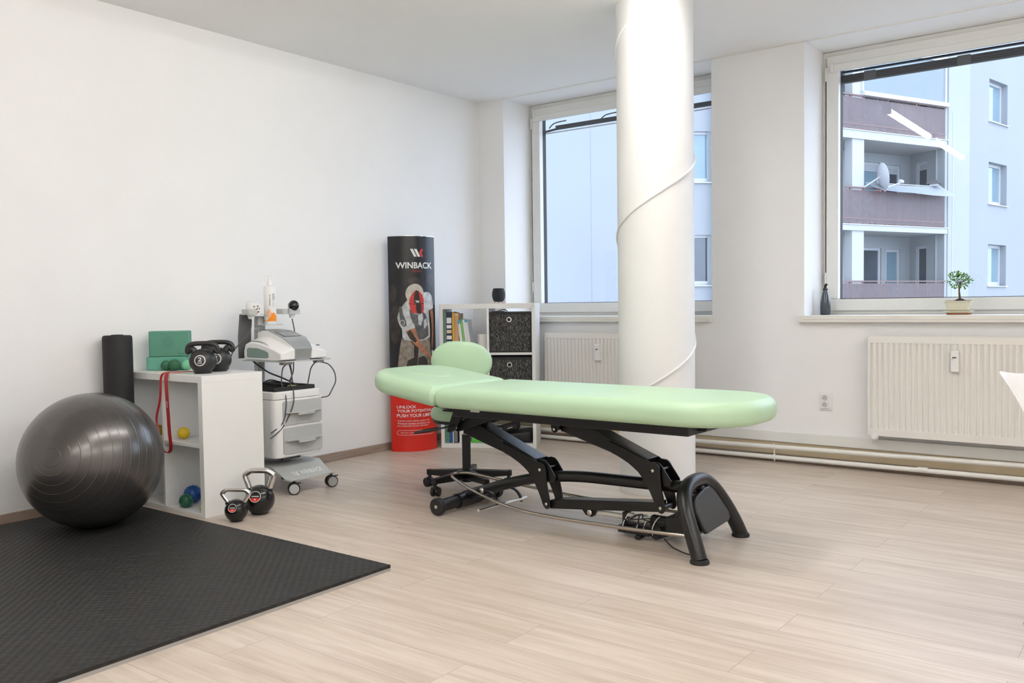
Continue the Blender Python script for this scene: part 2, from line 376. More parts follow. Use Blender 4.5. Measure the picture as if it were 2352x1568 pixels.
# ================================================================== ROOM
XL, YW, ZC = -4.88, 5.98, 2.852
XR, YB = 3.2, -4.2
mb = MB(); mb.box(XL-.2, XR+.2, YB-.2, YW+.6, -.15, 0); struct('floor', mb, M_floor)
mb = MB(); mb.box(XL-.2, XR+.2, YB-.2, YW+.6, ZC, ZC+.2); struct('ceiling', mb, M_ceil)
mb = MB(); mb.box(XL-.2, XL, YB-.2, YW+.6, 0, ZC); struct('wall_left', mb, M_wall)
mb = MB(); mb.box(XR, XR+.2, YB-.2, YW+.6, 0, ZC); struct('wall_right', mb, M_wall)
mb = MB(); mb.box(XL, XR, YB-.2, YB, 0, ZC); struct('wall_back', mb, M_wall)
WA, WB = (-4.60, -2.71), (-2.04, .62)
mb = MB()
for a, b in ((XL, WA[0]), (WA[1], WB[0]), (WB[1], XR)): mb.box(a, b, YW, YW+.50, 0, ZC)
for a, b in (WA, WB): mb.box(a, b, YW, YW+.50, 0, .968)
struct('wall_front', mb, M_wall)
# shallow plaster ridge where ceiling meets the window soffit
mb = MB(); mb.box(WA[0]-.0, XR, YW-.012, YW+.004, ZC-.006, ZC); struct('trim_4', mb, M_sill)
mb = MB(); mb.box(XL, XR, YW-.022, YW, .135, .207); struct('trim_1', mb, M_frame, bevel=.004)
mb = MB(); mb.box(XL, XR, YW-.004, YW, .05, .135); struct('trim_2', mb, M_tan)
mb = MB(); mb.box(XL+.015, XR, YW-.03, YW, 0, .05); struct('baseboard_front', mb, M_base2, bevel=.004)
mb = MB(); mb.box(XL, XL+.015, YB, YW, 0, .058); struct('baseboard_left', mb, M_base, bevel=.004)
for i, (a, b) in enumerate((WA, WB)):
    mb = MB(); mb.box(a+.001, b-.001, YW-.045, YW+.40, .966, 1.010)
    if i: mb.box(a-.03, a+.001, YW-.045, YW-.001, .966, 1.010)
    mb.box(a+.001, b-.001, YW-.048, YW-.044, .985, .989)
    struct('trim_%d' % (5+i), mb, M_sill, bevel=.006, seg=3)

def window(n, x0, x1):
    e = bpy.data.objects.new('window_%d' % n, None); COL.objects.link(e); e.location = ((x0+x1)/2, 6.40, 1.01); e['kind'] = 'structure'
    yo = 6.365
    def frm(mb, a, b, z0, z1, t, y0, y1):
        mb.box(a, b, y0, y1, z1-t, z1); mb.box(a, b, y0, y1, z0, z0+t); mb.box(a, a+t, y0, y1, z0+t, z1-t); mb.box(b-t, b, y0, y1, z0+t, z1-t)
    z0, z1 = 1.011, ZC-.001
    mb = MB(); frm(mb, x0, x1, z0, z1, .045, yo-.0, yo+.10); obj('window_frame', mb, M_frame, e, world=True, bevel=.004)
    mb = MB(); frm(mb, x0+.032, x1-.032, z0+.025, z1-.032, .082, yo-.020, yo+.07); obj('sash', mb, M_frame, e, world=True, bevel=.006, seg=3)
    mb = MB(); mb.box(x0+.06, x1-.06, yo-.03, yo-.005, z1-.145, z1-.095); mb.box(x0+.06, x0+.085, yo-.035, yo-.004, z1-.150, z1-.09); obj('blind_cover', mb, M_frame, e, world=True, bevel=.003)
    mb = MB()
    for zz in (z1-.16, z0+.25): mb.cyl((x0+.028, yo-.024, zz-.045), (x0+.028, yo-.024, zz+.045), .006, n=10)
    obj('hinge', mb, M_frame, e, world=True)
    mb = MB(); ga = (x0+.108, x1-.108, z0+.103, z1-.112)
    frm(mb, ga[0]-.004, ga[1]+.004, ga[2]-.004, ga[3]+.004, .008, yo+.018, yo+.026); frm(mb, ga[0]+.005, ga[1]-.005, ga[2]+.005, ga[3]-.005, .004, yo+.032, yo+.075); obj('gasket', mb, M_rubber, e, world=True)
    mb = MB(); mb.add([(ga[0], yo+.03, ga[2]), (ga[1], yo+.03, ga[2]), (ga[1], yo+.03, ga[3]), (ga[0], yo+.03, ga[3])], [(0, 1, 2, 3)]); obj('pane', mb, M_glass, e, world=True, smooth=False)
    return e, ga
wa, ga = window(1, *WA); wb, gb = window(2, *WB)
M_blind = mat('blind_anthracite', (.060, .058, .055), .6)
# drawn-up outside blinds
t = thing('rolled_up_blind', 'thin dark outside blind hanging slack across the top of the left window', 'blind', (-3.65, 6.46, 2.6))
mb = MB(); mb.bar((ga[0]-.02, 6.455, 2.628), (ga[0]+.12, 6.455, 2.640), .02, .016); mb.bar((ga[0]+.11, 6.455, 2.650), (ga[1]+.02, 6.455, 2.650), .025, .036); obj('slat_stack', mb, M_blind, t, world=True, bevel=.003)
mb = MB(); mb.box(ga[0]-.02, ga[1]+.02, 6.45, 6.462, 2.608, 2.617); obj('bottom_rail', mb, M_lgrey, t, world=True)
mb = MB()
for xx in (ga[0]+.10, ga[0]+.62, ga[1]-.45): mb.tube(crom([(xx-.06, 6.45, 2.655), (xx, 6.445, 2.69), (xx+.12, 6.45, 2.70)], 5), .005, 6)
obj('cord', mb, M_cable, t, world=True)
t = thing('rolled_up_blind', 'wide dark grey outside blind drawn up along the top of the right window', 'blind', (-.7, 6.46, 2.6))
mb = MB()
for k in range(4): mb.box(gb[0]-.02, gb[1]+.02, 6.445+.003*(k % 2), 6.475, 2.640+k*.0145, 2.6525+k*.0145)
obj('slat_stack', mb, M_blind, t, world=True, bevel=.002)
mb = MB(); mb.box(gb[0]-.02, gb[1]+.02, 6.44, 6.47, 2.712, 2.722); obj('head_rail', mb, M_cableb, t, world=True)
mb = MB()
for xx in (gb[0]+.19, gb[0]+.78, gb[0]+1.45): mb.box(xx-.04, xx+.04, 6.437, 6.445, 2.634, 2.70)
obj('ladder_tape', mb, mat('blind_tape', (.13, .125, .115), .8), t, world=True, bevel=.004)

# column with spiralling cable
CX, CY, CR = -2.480, 4.687, .224
mb = MB(); mb.lathe([(CR+.001, 0), (CR+.001, .012), (CR, .016), (CR, ZC)], (CX, CY, 0), 96); c_ = struct('trim_3', mb, M_col)
va = math.atan2(-CY, -CX)            # direction from column to camera
keys = [(-.5, 3.05), (0, 2.58), (.5, 1.945), (1, 1.50), (1.5, .88), (2, .44), (2.4, .05)]
# phase 0 = left silhouette; between 0 and .5 the cable runs behind, between .5 and 1 across the front
path = []
for (a, za), (b, zb) in zip(keys[:-1], keys[1:]):
    for q in range(24):
        f = q/24; u = a+(b-a)*f; z = za+(zb-za)*f
        if z > ZC-.005: continue
        ang = va - PI/2 - u*2*PI
        path.append((CX+(CR+.003)*math.cos(ang), CY+(CR+.003)*math.sin(ang), z))
mb = MB(); mb.tube(path, .0065, 8)
tag(obj('cable_duct', mb, M_col), 'thin white painted cable spiralling down around the round column', 'cable')

# heating pipes
t = thing('heating_pipes', 'two white heating pipes running low along the window wall', 'pipe', (-2.0, 5.9, 0))
for za, zb in ((.074, .172), (.012+.008, .066)):
    sl = (zb-za)/8.0
    mb = MB(); mb.cyl((XL+.02, 5.905, za), (XR-.02, 5.905, zb), .0155, n=16); obj('pipe', mb, M_pipe, t, world=True)
mb = MB()
for xx in (-2.22,):
    mb.cyl((xx-.006, 5.905, .106), (xx+.006, 5.905, .106), .020); mb.cyl((xx-.006, 5.905, .036), (xx+.006, 5.905, .036), .020); mb.box(xx-.003, xx+.003, 5.90, 5.91, .005, .125)
obj('pipe_clip', mb, M_pipe, t, world=True)
mb = MB(); mb.cyl((-1.30, 5.905, .0435), (-1.24, 5.905, .0442), .0175); obj('pipe_joint', mb, M_pipe, t, world=True)

def radiator(x0, x1, lab, devx, valve):
    t = thing('radiator', lab, 'radiator', ((x0+x1)/2, 5.90, .24), 0, 'panel radiators on the window wall')
    z0, z1 = .243, .882; yf = 5.865
    prof = []; pitch_ = .0333; n = int((x1-x0-.03)/pitch_); x = x0+.015
    mb = MB(); pts = []
    for i in range(n):
        for fx, dy in ((0, .009), (.28, .009), (.42, 0), (.86, 0)): pts.append((x+(i+fx)*pitch_, yf+dy))
    pts.append((x+n*pitch_, yf+.009))
    zz = [z0+.045, z0+.055, z1-.055, z1-.045]; vs = []; m_ = len(pts)
    for k, z in enumerate(zz):
        for (px, py) in pts: vs.append((px, py if k in (1, 2) else yf+.002, z))
    mb.add(vs, [(k*m_+i, k*m_+i+1, (k+1)*m_+i+1, (k+1)*m_+i) for k in range(3) for i in range(m_-1)])
    mb.box(x0, x1, yf, yf+.012, z0, z0+.045); mb.box(x0, x1, yf, yf+.012, z1-.045, z1-.004)
    mb.box(x0, x0+.015, yf+.001, yf+.012, z0, z1-.004); mb.box(x1-.015, x1, yf+.001, yf+.012, z0, z1-.004)
    mb.box(x0, x1, yf+.012, yf+.02, z0, z1-.01)
    obj('front_panel', mb, M_rad, t, world=True, sharp=50)
    mb = MB(); mb.box(x0-.004, x1+.004, yf+.001, yf+.075, z1-.004, z1); mb.box(x0-.004, x0, yf+.004, yf+.075, z0+.01, z1-.004); mb.box(x1, x1+.004, yf+.004, yf+.075, z0+.01, z1-.004); obj('casing', mb, M_rad, t, world=True, bevel=.002)
    mb = MB(); mb.box(x0+.01, x1-.01, yf+.055, yf+.075, z0-.005, z1-.01); obj('rear_panel', mb, M_rad, t, world=True)
    mb = MB(); mb.box(devx-.022, devx+.022, yf-.032, yf+.002, .668, .795); d = obj('heat_meter', mb, M_plast, t, world=True, bevel=.005, seg=3)
    mb = MB(); mb.box(devx-.012, devx+.010, yf-.0335, yf-.032, .752, .759); mb.box(devx-.016, devx-.008, yf-.0335, yf-.032, .741, .744); obj('display', mb, M_darkleg, d, world=True)
    if valve:
        mb = MB(); mb.cyl((valve, yf-.005, .236), (valve, yf+.02, .236), .024, n=24); mb.cyl((valve, yf-.016, .236), (valve, yf-.005, .236), .017, n=24); mb.cyl((valve, yf+.02, .236), (valve, 5.975, .236), .012, n=12)
        obj('valve_cap', mb, M_plast, t, world=True, bevel=.003)
    mb = MB()
    for xx in (x0+.12, x1-.12): mb.box(xx-.015, xx+.015, yf+.075, YW-.001, z1-.1, z1-.06)
    obj('wall_bracket', mb, M_rad, t, world=True)
radiator(-4.12, -2.90, 'cream panel radiator under the left window, partly behind the column', -3.604, None)
radiator(-1.592, .21, 'long cream panel radiator under the right window', -1.082, -1.550)

# socket
t = thing('wall_socket', 'white double wall socket between the column and the right radiator', 'socket', (-1.90, YW, .44))
mb = MB(); mb.box(-1.935, -1.850, YW-.008, YW, .372, .498); obj('cover_plate', mb, M_plast, t, world=True, bevel=.003)
mb = MB(); mb.box(-1.922, -1.870, YW-.018, YW-.008, .386, .484); obj('socket_body', mb, M_plast, t, world=True, bevel=.002)
M_hole = mat('socket_recess', (.62, .62, .63), .6)
for zz in (.458, .412):
    mb = MB(); mb.lathe([(.0, .0006), (.0155, .0006), (.017, .0022), (.020, .0022), (.020, 0)], (-1.896, YW-.018, zz), 24, rot('X', 90), caps=False); o = obj('socket_face', mb, M_hole, t, world=True)
    mb = MB(); mb.cyl((-1.903, YW-.022, zz-.004), (-1.903, YW-.018, zz-.004), .0025, n=8); mb.cyl((-1.889, YW-.022, zz-.004), (-1.889, YW-.018, zz-.004), .0025, n=8); mb.cyl((-1.896, YW-.026, zz+.007), (-1.896, YW-.018, zz+.007), .0022, n=8)
    obj('contacts', mb, M_dgrey, t, world=True)

# ceiling lamps
M_lamp = mat('lamp_diffuser', (1, 1, 1), .5, emit=((1.0, .972, .935), LAMP))
def lamp(x, y0, y1, lab, grp=None):
    t = thing('ceiling_lamp', lab, 'lamp', (x, (y0+y1)/2, 2.80), 0, grp)
    mb = MB(); mb.box(x-.03, x+.03, y0, y1, 2.815, ZC); obj('housing', mb, M_plast, t, world=True, bevel=.003)
    mb = MB(); mb.box(x-.035, x+.035, y0, y0+.03, 2.765, ZC); mb.box(x-.035, x+.035, y1-.03, y1, 2.765, ZC); obj('end_cap', mb, M_lgrey, t, world=True, bevel=.003)
    mb = MB(); mb.tube([(x, y0+.031, 2.80), (x, y1-.031, 2.80)], .034, 20, sc=(1, .75), upv=(0, 0, 1)); obj('diffuser', mb, M_lamp, t, world=True)
lamp(-2.12, 2.75, 4.42, 'long lit ceiling batten lamp mirrored in the right window, nearer to it')
lamp(-2.12, 1.00, 2.62, 'second lit ceiling batten lamp, farther from the window and end to end with the first')
lamp(-1.1, -1.2, .4, 'added lit batten lamp above and behind the viewpoint', 'batten lamps in the rear half of the room')
lamp(-1.1, -3.0, -1.4, 'added lit batten lamp above and behind the viewpoint', 'batten lamps in the rear half of the room')
lamp(1.2, 2.75, 4.42, 'added lit ceiling batten lamp outside the picture on the right, nearest the window wall')  # unseen row on this side, added to flatten the room light
lamp(1.2, 1.00, 2.62, 'added lit ceiling batten lamp outside the picture on the right, second from the window wall')  # added with its neighbour to brighten the floor on the right
lamp(1.2, -1.2, .4, 'added lit batten lamp above and behind the viewpoint', 'batten lamps in the rear half of the room')  # added out of view to strengthen the light from behind
lamp(1.2, -3.0, -1.4, 'added lit batten lamp above and behind the viewpoint', 'batten lamps in the rear half of the room')  # also an added lamp, evens out the lighting

# ================================================================== MASSAGE TABLE
t = thing('massage_table', 'mint green massage table on a black height-adjustable frame in the middle of the room', 'massage table', (-2.3, 3.69, 0))
OBJ = lambda n, mb, m, p=t, **k: obj(n, mb, m, p, world=True, **k)
ZB, ZT = .582, .690
# main pad: x -3.075..-1.415
hx, hy = (3.075-1.415)/2, .325; cx = -(3.075+1.415)/2
mb = MB(); mb.cushion(hx, hy, (.27, .03, .03, .27), 0, ZT-ZB, .052, lambda p: Vector((p.x+cx, p.y+3.69, p.z+ZB)), crown=.004, rbot=.040, k=18)
OBJ('main_pad', mb, M_green, sharp=60)
# head pad hinged at the joint and raised a little
hl = .280; ang = R(8.0)
def headfn(p):
    x = p.x - hl - .002; z = p.z
    return Vector((-3.075 + x*math.cos(ang) + z*math.sin(ang)*0.35, 3.69+p.y*(1.0), ZB - x*math.sin(ang) + z))
mb = MB(); mb.cushion(hl, .325, (.03, .22, .22, .03), 0, ZT-ZB, .052, headfn, crown=.003, rbot=.040, k=18)
hp = OBJ('head_pad', mb, M_green, sharp=60)
mb = MB()
def holefn(p): return headfn(Vector((p.x-.02, p.y-.02, p.z+ZT-ZB-.006)))
mb.cushion(.125, .062, (.06, .06, .06, .06), 0, .0135, .006, holefn, k=10)
OBJ('face_hole_plug', mb, M_green, hp, sharp=60)
# top frame
mb = MB()
x0, x1, ya, yb = -3.05, -1.695, 3.49, 3.89
mb.box(x0, x1, ya, ya+.03, .528, .584); mb.box(x0, x1, yb-.03, yb, .528, .584); mb.box(x0, x0+.03, ya+.03, yb-.03, .528, .584); mb.box(x1-.03, x1, ya+.03, yb-.03, .528, .584)
mb.box(-2.5, -2.46, ya+.03, yb-.03, .528, .584)
mb.bar((-3.05, ya+.015, .588-.022), (-3.42, ya+.015, .588+.03), .03, .022); mb.bar((-3.05, yb-.015, .566), (-3.42, yb-.015, .618), .03, .022)
OBJ('top_frame', mb, M_blackm, bevel=.004)
mb = MB(); mb.prism([(-1.697, .566), (-1.655, .566), (-1.659, .550), (-1.666, .540), (-1.697, .540)], 'y', 3.60, 3.64); OBJ('end_stop', mb, M_blackp, bevel=.002)
mb = MB(); mb.box(-2.925, -2.865, 3.488, 3.4895, .560, .576); OBJ('rating_label', mb, M_plast)
# arms, lift links, upper brackets: right set, then the left set lower
plateR = [(-2.162, .395), (-2.130, .383), (-2.105, .371), (-2.075, .356), (-2.046, .337), (-2.020, .317), (-1.998, .292), (-1.983, .270), (-1.973, .252), (-1.959, .229), (-1.947, .204), (-1.938, .184), (-1.929, .160), (-1.921, .146), (-1.911, .138), (-1.901, .135), (-1.892, .139), (-1.885, .148), (-1.882, .160), (-1.884, .174), (-1.892, .220), (-1.900, .257), (-1.905, .310), (-1.907, .339), (-1.911, .352), (-1.920, .363), (-1.935, .370), (-1.961, .371), (-1.974, .379), (-2.181, .452), (-2.181, .404)]
armR = [(-2.456, .478), (-2.470, .500), (-2.46, .526), (-2.430, .541), (-2.340, .512), (-1.974, .379), (-1.961, .369), (-2.162, .403), (-2.423, .480)]
def link(dx, dz, lugz, lx):
    sh = lambda P: [(a+dx, b+dz) for a, b in P]
    mb = MB(); mb.prism(sh([(-2.46, .478), (-2.46, .530), (-2.35, .535), (-1.974, .383), (-1.985, .345), (-2.162, .392)]), 'y', 3.638, 3.742)
    a = OBJ('lift_arm', mb, M_blackm, bevel=.004)
    for y0 in (3.628, 3.744):
        mb = MB(); mb.prism(sh(plateR), 'y', y0, y0+.008); OBJ('side_plate', mb, M_blackm, a, bevel=.0015)
    mb = MB()
    for px, pz in ((-1.945, .332), (-1.907, .160)):
        for yy, s_ in ((3.628, -1), (3.752, 1)): mb.ball((px+dx, yy, pz+dz), .0085, .004, .0085, 12)
    OBJ('pivot_bolt', mb, M_bolt, a)
    mb = MB(); mb.cyl((-1.945+dx, 3.636, .332+dz), (-1.945+dx, 3.744, .332+dz), .012, n=14); mb.cyl((-1.907+dx, 3.636, .158+dz), (-1.907+dx, 3.744, .158+dz), .014, n=14); OBJ('pivot_tube', mb, M_blackm, a)
    # bracket welded on the chassis beam carrying the arm pivot
    brk = [(-1.985, .345), (-1.972, .366), (-1.95, .372), (-1.925, .368), (-1.908, .352), (-1.862, .288), (-1.868, .262), (-2.02, .262)]
    mb = MB()
    for y0 in (3.644, 3.730): mb.prism([(q+dx+.006, z+dz*.78) for q, z in brk], 'y', y0, y0+.006)
    mb.box(-1.93+dx, -1.858+dx, 3.650, 3.730, .262+dz*.78, .270+dz*.78); mb.cyl((-1.915+dx, 3.65, .335+dz*.9), (-1.915+dx, 3.73, .335+dz*.9), .009, n=12)
    OBJ('pivot_bracket', mb, M_blackm, bevel=.0015)
    # lug under the top frame
    mb = MB()
    for y0 in (3.60, 3.752):
        q = [(lx-.020, .560), (lx-.022, lugz+.01), (lx-.016, lugz-.012), (lx, lugz-.020), (lx+.016, lugz-.012), (lx+.03, lugz+.02), (lx+.06, .560)]
        mb.prism(q, 'y', y0, y0+.008)
    mb.cyl((lx, 3.595, lugz), (lx, 3.765, lugz), .012, n=12); mb.box(lx-.02, lx+.06, 3.51, 3.87, .548, .556)
    mb.bar((lx, 3.69, lugz), (-2.40+dx, 3.69, .505+dz), .07, .04)
    OBJ('frame_lug', mb, M_blackm, bevel=.0015)
    mb = MB(); mb.ball((lx, 3.595, lugz), .0085, .004, .0085, 12); OBJ('pivot_bolt', mb, M_bolt)
link(0, 0, .491, -2.476)
link(-.645, -.062, .452, -3.118)
# headrest adjuster and hand lever
mb = MB(); mb.prism([(-3.155, .432), (-3.135, .425), (-3.10, .440), (-3.03, .545), (-3.10, .560)], 'y', 3.56, 3.568); mb.prism([(-3.155, .432), (-3.135, .425), (-3.10, .440), (-3.03, .545), (-3.10, .560)], 'y', 3.80, 3.808)
mb.bar((-3.12, 3.62, .452), (-2.86, 3.62, .535), .05, .05); mb.bar((-3.08, 3.69, .47), (-3.3, 3.69, .60), .03, .03)
mb.prism([(-2.87, .555), (-2.79, .555), (-2.86, .500), (-2.92, .500)], 'y', 3.58, 3.80)
OBJ('head_hinge', mb, M_blackm, bevel=.002)
mb = MB(); mb.tube(crom([(-3.10, 3.57, .470), (-3.12, 3.52, .462), (-3.165, 3.47, .452)], 4), .005, 8); mb.tube([(-3.150, 3.487, .456), (-3.185, 3.43, .449), (-3.225, 3.38, .440)], [.009, .010, .006], 10); OBJ('hand_lever', mb, M_blackp)
# chassis beam: from the low cross tube up and over to the arched end
mb = MB(); mb.tube(crom([(-3.14, 3.69, .060), (-3.03, 3.69, .098), (-2.90, 3.69, .142), (-2.76, 3.69, .185), (-2.64, 3.69, .214), (-2.50, 3.69, .237), (-2.36, 3.69, .249), (-2.22, 3.69, .253), (-2.0, 3.69, .256), (-1.74, 3.69, .262)], 6), .036, 4*4, sc=(.85, .80), upv=(0, 0, 1)); OBJ('chassis_beam', mb, M_blackm)
mb = MB(); mb.cyl((-3.125, 3.46, .048), (-3.125, 3.93, .048), .034, n=28); mb.cyl((-3.125, 3.60, .048), (-3.125, 3.78, .048), .040, n=28); OBJ('cross_tube', mb, M_blackm, sharp=40)
for ye, s_ in ((3.43, -1), (3.96, 1)):
    mb = MB(); mb.cyl((-3.125, ye, .048), (-3.125, ye-s_*.035, .048), .045, n=32); e_ = OBJ('end_roller', mb, M_blackp, bevel=.005, seg=3)
    mb = MB(); mb.ball((-3.125, ye, .048), .010, .004, .010, 12); OBJ('axle_bolt', mb, M_bolt, e_)
# lower tie bar between the two links
mb = MB(); mb.prism([(-2.545, .116), (-2.545, .072), (-1.925, .136), (-1.925, .182), (-2.50, .126)], 'y', 3.652, 3.728); OBJ('tie_bar', mb, M_blackm, bevel=.003)
# arched foot end, leaning towards the head
def arch(v, w_): # v across (-1..1), leaning plane
    return None
pts = [(-1.618, 3.434, .012), (-1.645, 3.447, .075), (-1.683, 3.468, .155), (-1.712, 3.490, .215), (-1.737, 3.535, .265), (-1.750, 3.605, .292), (-1.754, 3.69, .298), (-1.752, 3.765, .288), (-1.742, 3.83, .252), (-1.722, 3.875, .200), (-1.693, 3.905, .135), (-1.668, 3.93, .070), (-1.650, 3.950, .012)]
mb = MB(); mb.tube(crom(pts, 5), .034, 24); OBJ('arched_leg', mb, M_blackm)
for p_ in (pts[0], pts[-1]):
    mb = MB(); mb.lathe([(.041, 0), (.042, .008), (.038, .016), (.034, .018)], (p_[0], p_[1], 0), 28); OBJ('foot_cap', mb, M_rubber)
# plate inside the arch
ax = Vector((0.36, 0, -1)).normalized()
def ap(y, z, d=0): return Vector((-1.735 + (.262-z)*.40 + d*.93, y, z + d*.37))
out = [(3.575, .085), (3.560, .105), (3.548, .19), (3.560, .222), (3.590, .240), (3.70, .262), (3.745, .262), (3.775, .243), (3.810, .195), (3.845, .13), (3.838, .105), (3.815, .095)]
vs = [ap(y, z, 0) for y, z in out] + [ap(y, z, .022) for y, z in out]; n = len(out)
mb = MB(); mb.add(vs, [tuple(range(n)), tuple(range(2*n-1, n-1, -1))]+[(i, (i+1) % n, n+(i+1) % n, n+i) for i in range(n)]); OBJ('end_cover', mb, M_darkleg, bevel=.007, seg=3)
mb = MB(); q = [ap(y, z, -.02) for y, z in ((3.56, .25), (3.83, .25), (3.86, .10), (3.52, .10))]+[ap(y, z, 0) for y, z in ((3.56, .25), (3.83, .25), (3.86, .10), (3.52, .10))]
mb.add(q, [(0,1,2,3), (7,6,5,4), (0,4,5,1), (1,5,6,2), (2,6,7,3), (3,7,4,0)]); mb.bar(ap(3.66, .268, .012), ap(3.69, .268, .012), .03, .014); OBJ('end_plate', mb, M_blackm, bevel=.003)
mb = MB(); mb.bar((-1.695, 3.545, .086), (-1.705, 3.865, .108), .028, .012); mb.ball((-1.706, 3.868, .112), .013, .012, .013, 10); OBJ('end_step', mb, M_blackm, bevel=.002)
# steel foot rail hoop
hoop = [(-1.66, 3.50, .092), (-1.75, 3.475, .095), (-1.90, 3.455, .095), (-2.074, 3.445, .095), (-2.312, 3.435, .095), (-2.561, 3.440, .10), (-2.808, 3.51, .11), (-3.043, 3.617, .12), (-3.259, 3.742, .13), (-3.340, 3.809, .13), (-3.372, 3.870, .13), (-3.345, 3.912, .13), (-3.27, 3.921, .13), (-3.057, 3.904, .12), (-2.796, 3.878, .11), (-2.505, 3.864, .10), (-2.25, 3.870, .095), (-1.95, 3.88, .09), (-1.69, 3.895, .09)]
mb = MB(); mb.tube(crom(hoop, 6), .0085, 14); OBJ('foot_rail', mb, M_rail)
# pedal rod
mb = MB(); mb.cyl((-2.865, 3.47, .055), (-2.80, 3.80, .07), .0095, n=14); r_ = OBJ('pedal_rod', mb, M_chrome)
for yy in (3.60, 3.76):
    o0 = -2.90+(yy-3.6)*.2
    mb = MB(); mb.ribbon(crom([(o0-.03, yy, .125), (o0+.02, yy, .118), (o0+.055, yy, .085), (o0+.06, yy, .055)], 5), (0, 1, 0), .012, .012); OBJ('pedal_arm', mb, M_blackm)
mb = MB(); mb.ball((-2.975, 3.632, .118), .015, .009, .015, 14); OBJ('pivot_bolt', mb, M_bolt)
# actuator, control box, motor, cables
mb = MB(); mb.prism([(-2.355, .128), (-2.365, .10), (-2.335, .066), (-2.30, .060), (-2.275, .082), (-2.26, .13)], 'y', 3.66, 3.70); OBJ('actuator_lug', mb, M_blackm, bevel=.002)
mb = MB(); mb.ball((-2.31, 3.655, .083), .015, .006, .015, 14); OBJ('pivot_bolt', mb, M_bolt)
mb = MB(); mb.cyl((-2.30, 3.68, .084), (-2.10, 3.68, .082), .013, n=16); mb.cyl((-2.11, 3.68, .083), (-1.93, 3.68, .080), .022, n=20); OBJ('actuator_rod', mb, mat('actuator_sleeve', (.62, .60, .54), .4))
mb = MB(); mb.box(-2.12, -2.105, 3.65, 3.71, .055, .112); mb.cyl((-1.97, 3.68, .078), (-1.80, 3.68, .078), .036, n=24); OBJ('actuator_housing', mb, M_blackp); mb = MB(); mb.cyl((-1.935, 3.63, .045), (-1.905, 3.80, .045), .036, n=24); OBJ('motor_barrel', mb, M_blackp, bevel=.004); mb = MB(); mb.box(-1.88, -1.76, 3.63, 3.73, .05, .125); OBJ('motor', mb, M_blackp, bevel=.004)
mb = MB(); mb.box(-2.13, -1.96, 3.62, 3.72, .020, .055); mb.box(-2.03, -2.00, 3.60, 3.66, .006, .022); OBJ('control_box', mb, M_blackp, bevel=.006)
mb = MB()
rr = random.Random(3)
for k in range(9):
    a = (-2.12+rr.random()*.04, 3.64+rr.random()*.05, .06+rr.random()*.04); b = (-1.93+rr.random()*.08, 3.63+rr.random()*.07, .05+rr.random()*.05)
    P = [a] + [(a[0]+(b[0]-a[0])*q+rr.uniform(-.03, .03), 3.63+rr.uniform(-.03, .05), .075+rr.uniform(-.035, .035)) for q in (.25, .5, .75)] + [b]
    mb.tube(crom(P, 6), .0032, 6)
for k in range(3): mb.tube(crom([(-1.86+k*.02, 3.66, .12), (-1.82+k*.02, 3.65, .15+.01*k), (-1.76+.01*k, 3.66, .17+.02*k)], 5), .003, 6)
mb.tube(crom([(-1.87, 3.60, .03), (-1.80, 3.55, .012), (-1.70, 3.50, .010), (-1.66, 3.48, .035)], 6), .003, 6)
OBJ('cable_bundle', mb, M_cableb)
mb = MB()
for xx in (-2.095, -2.02, -1.985, -1.94): mb.tube([(xx+.012*math.sin(a), 3.668+.055*math.cos(a), .064+.046*math.sin(a)) for a in [2*PI*i/20 for i in range(20)]], .0022, 6, closed=True)
OBJ('zip_tie', mb, M_plast)

# ================================================================== STOOL
SX, SY = -3.422, 4.038
t = thing('saddle_stool', 'mint green stool with oval backrest on a black five-star castor base behind the massage table', 'stool', (SX, SY, 0))
mb = MB(); mb.lathe([(.0, .045), (.036, .05), (.040, .075), (.036, .125), (.026, .13), (.0, .13)], (0, 0, 0), 28); mb2 = mb
for k in range(5):
    a = R(-96+72*k); d = Vector((math.cos(a), math.sin(a), 0)); p0 = d*.025 + Vector((0, 0, .095)); p1 = d*.262 + Vector((0, 0, .092))
    mb.add([p + Vector((-d.y, d.x, 0))*s_*w_ + Vector((0, 0, h)) for p, w_, hh in ((p0, .026, (.028, -.028)), (p1, .018, (.012, -.018))) for h in hh for s_ in (-1, 1)],
           [(0,1,3,2), (4,6,7,5), (0,4,5,1), (2,3,7,6), (0,2,6,4), (1,5,7,3)])
    mb.cyl(d*.259+Vector((0, 0, .072)), d*.259+Vector((0, 0, .106)), .019, n=14)
obj('star_base', mb, M_blackm, t, bevel=.004)
for k in range(5):
    a = R(-96+72*k); c = Vector((math.cos(a)*.258, math.sin(a)*.258, 0)); b_ = R([20, 65, 140, 10, 80][k]); ax = Vector((math.cos(b_), math.sin(b_), 0)); fd = Vector((-ax.y, ax.x, 0))
    mb = MB(); mb.cyl(c+Vector((0, 0, .045)), c+Vector((0, 0, .082)), .011, n=12)
    w0 = c+fd*.012
    for s_ in (-1, 1): mb.cyl(w0+ax*s_*.006+Vector((0, 0, .027)), w0+ax*s_*.026+Vector((0, 0, .027)), .027, n=22)
    mb.ball(w0+Vector((0, 0, .040)), .02, .02, .02, 14)
    obj('castor', mb, M_blackp, t, bevel=.003)
mb = MB(); mb.cyl((0, 0, .10), (0, 0, .335), .026, n=28); obj('column_sleeve', mb, M_blackp, t)
mb = MB(); mb.cyl((0, 0, .335), (0, 0, .42), .014, n=20); mb.cyl((0, 0, .33), (0, 0, .343), .021, n=20); obj('gas_lift', mb, M_chrome, t)
mb = MB(); mb.lathe([(.0, .415), (.195, .415), (.20, .425), (.20, .432), (.0, .432)], (0, 0, 0), 48); obj('seat_board', mb, M_blackp, t)
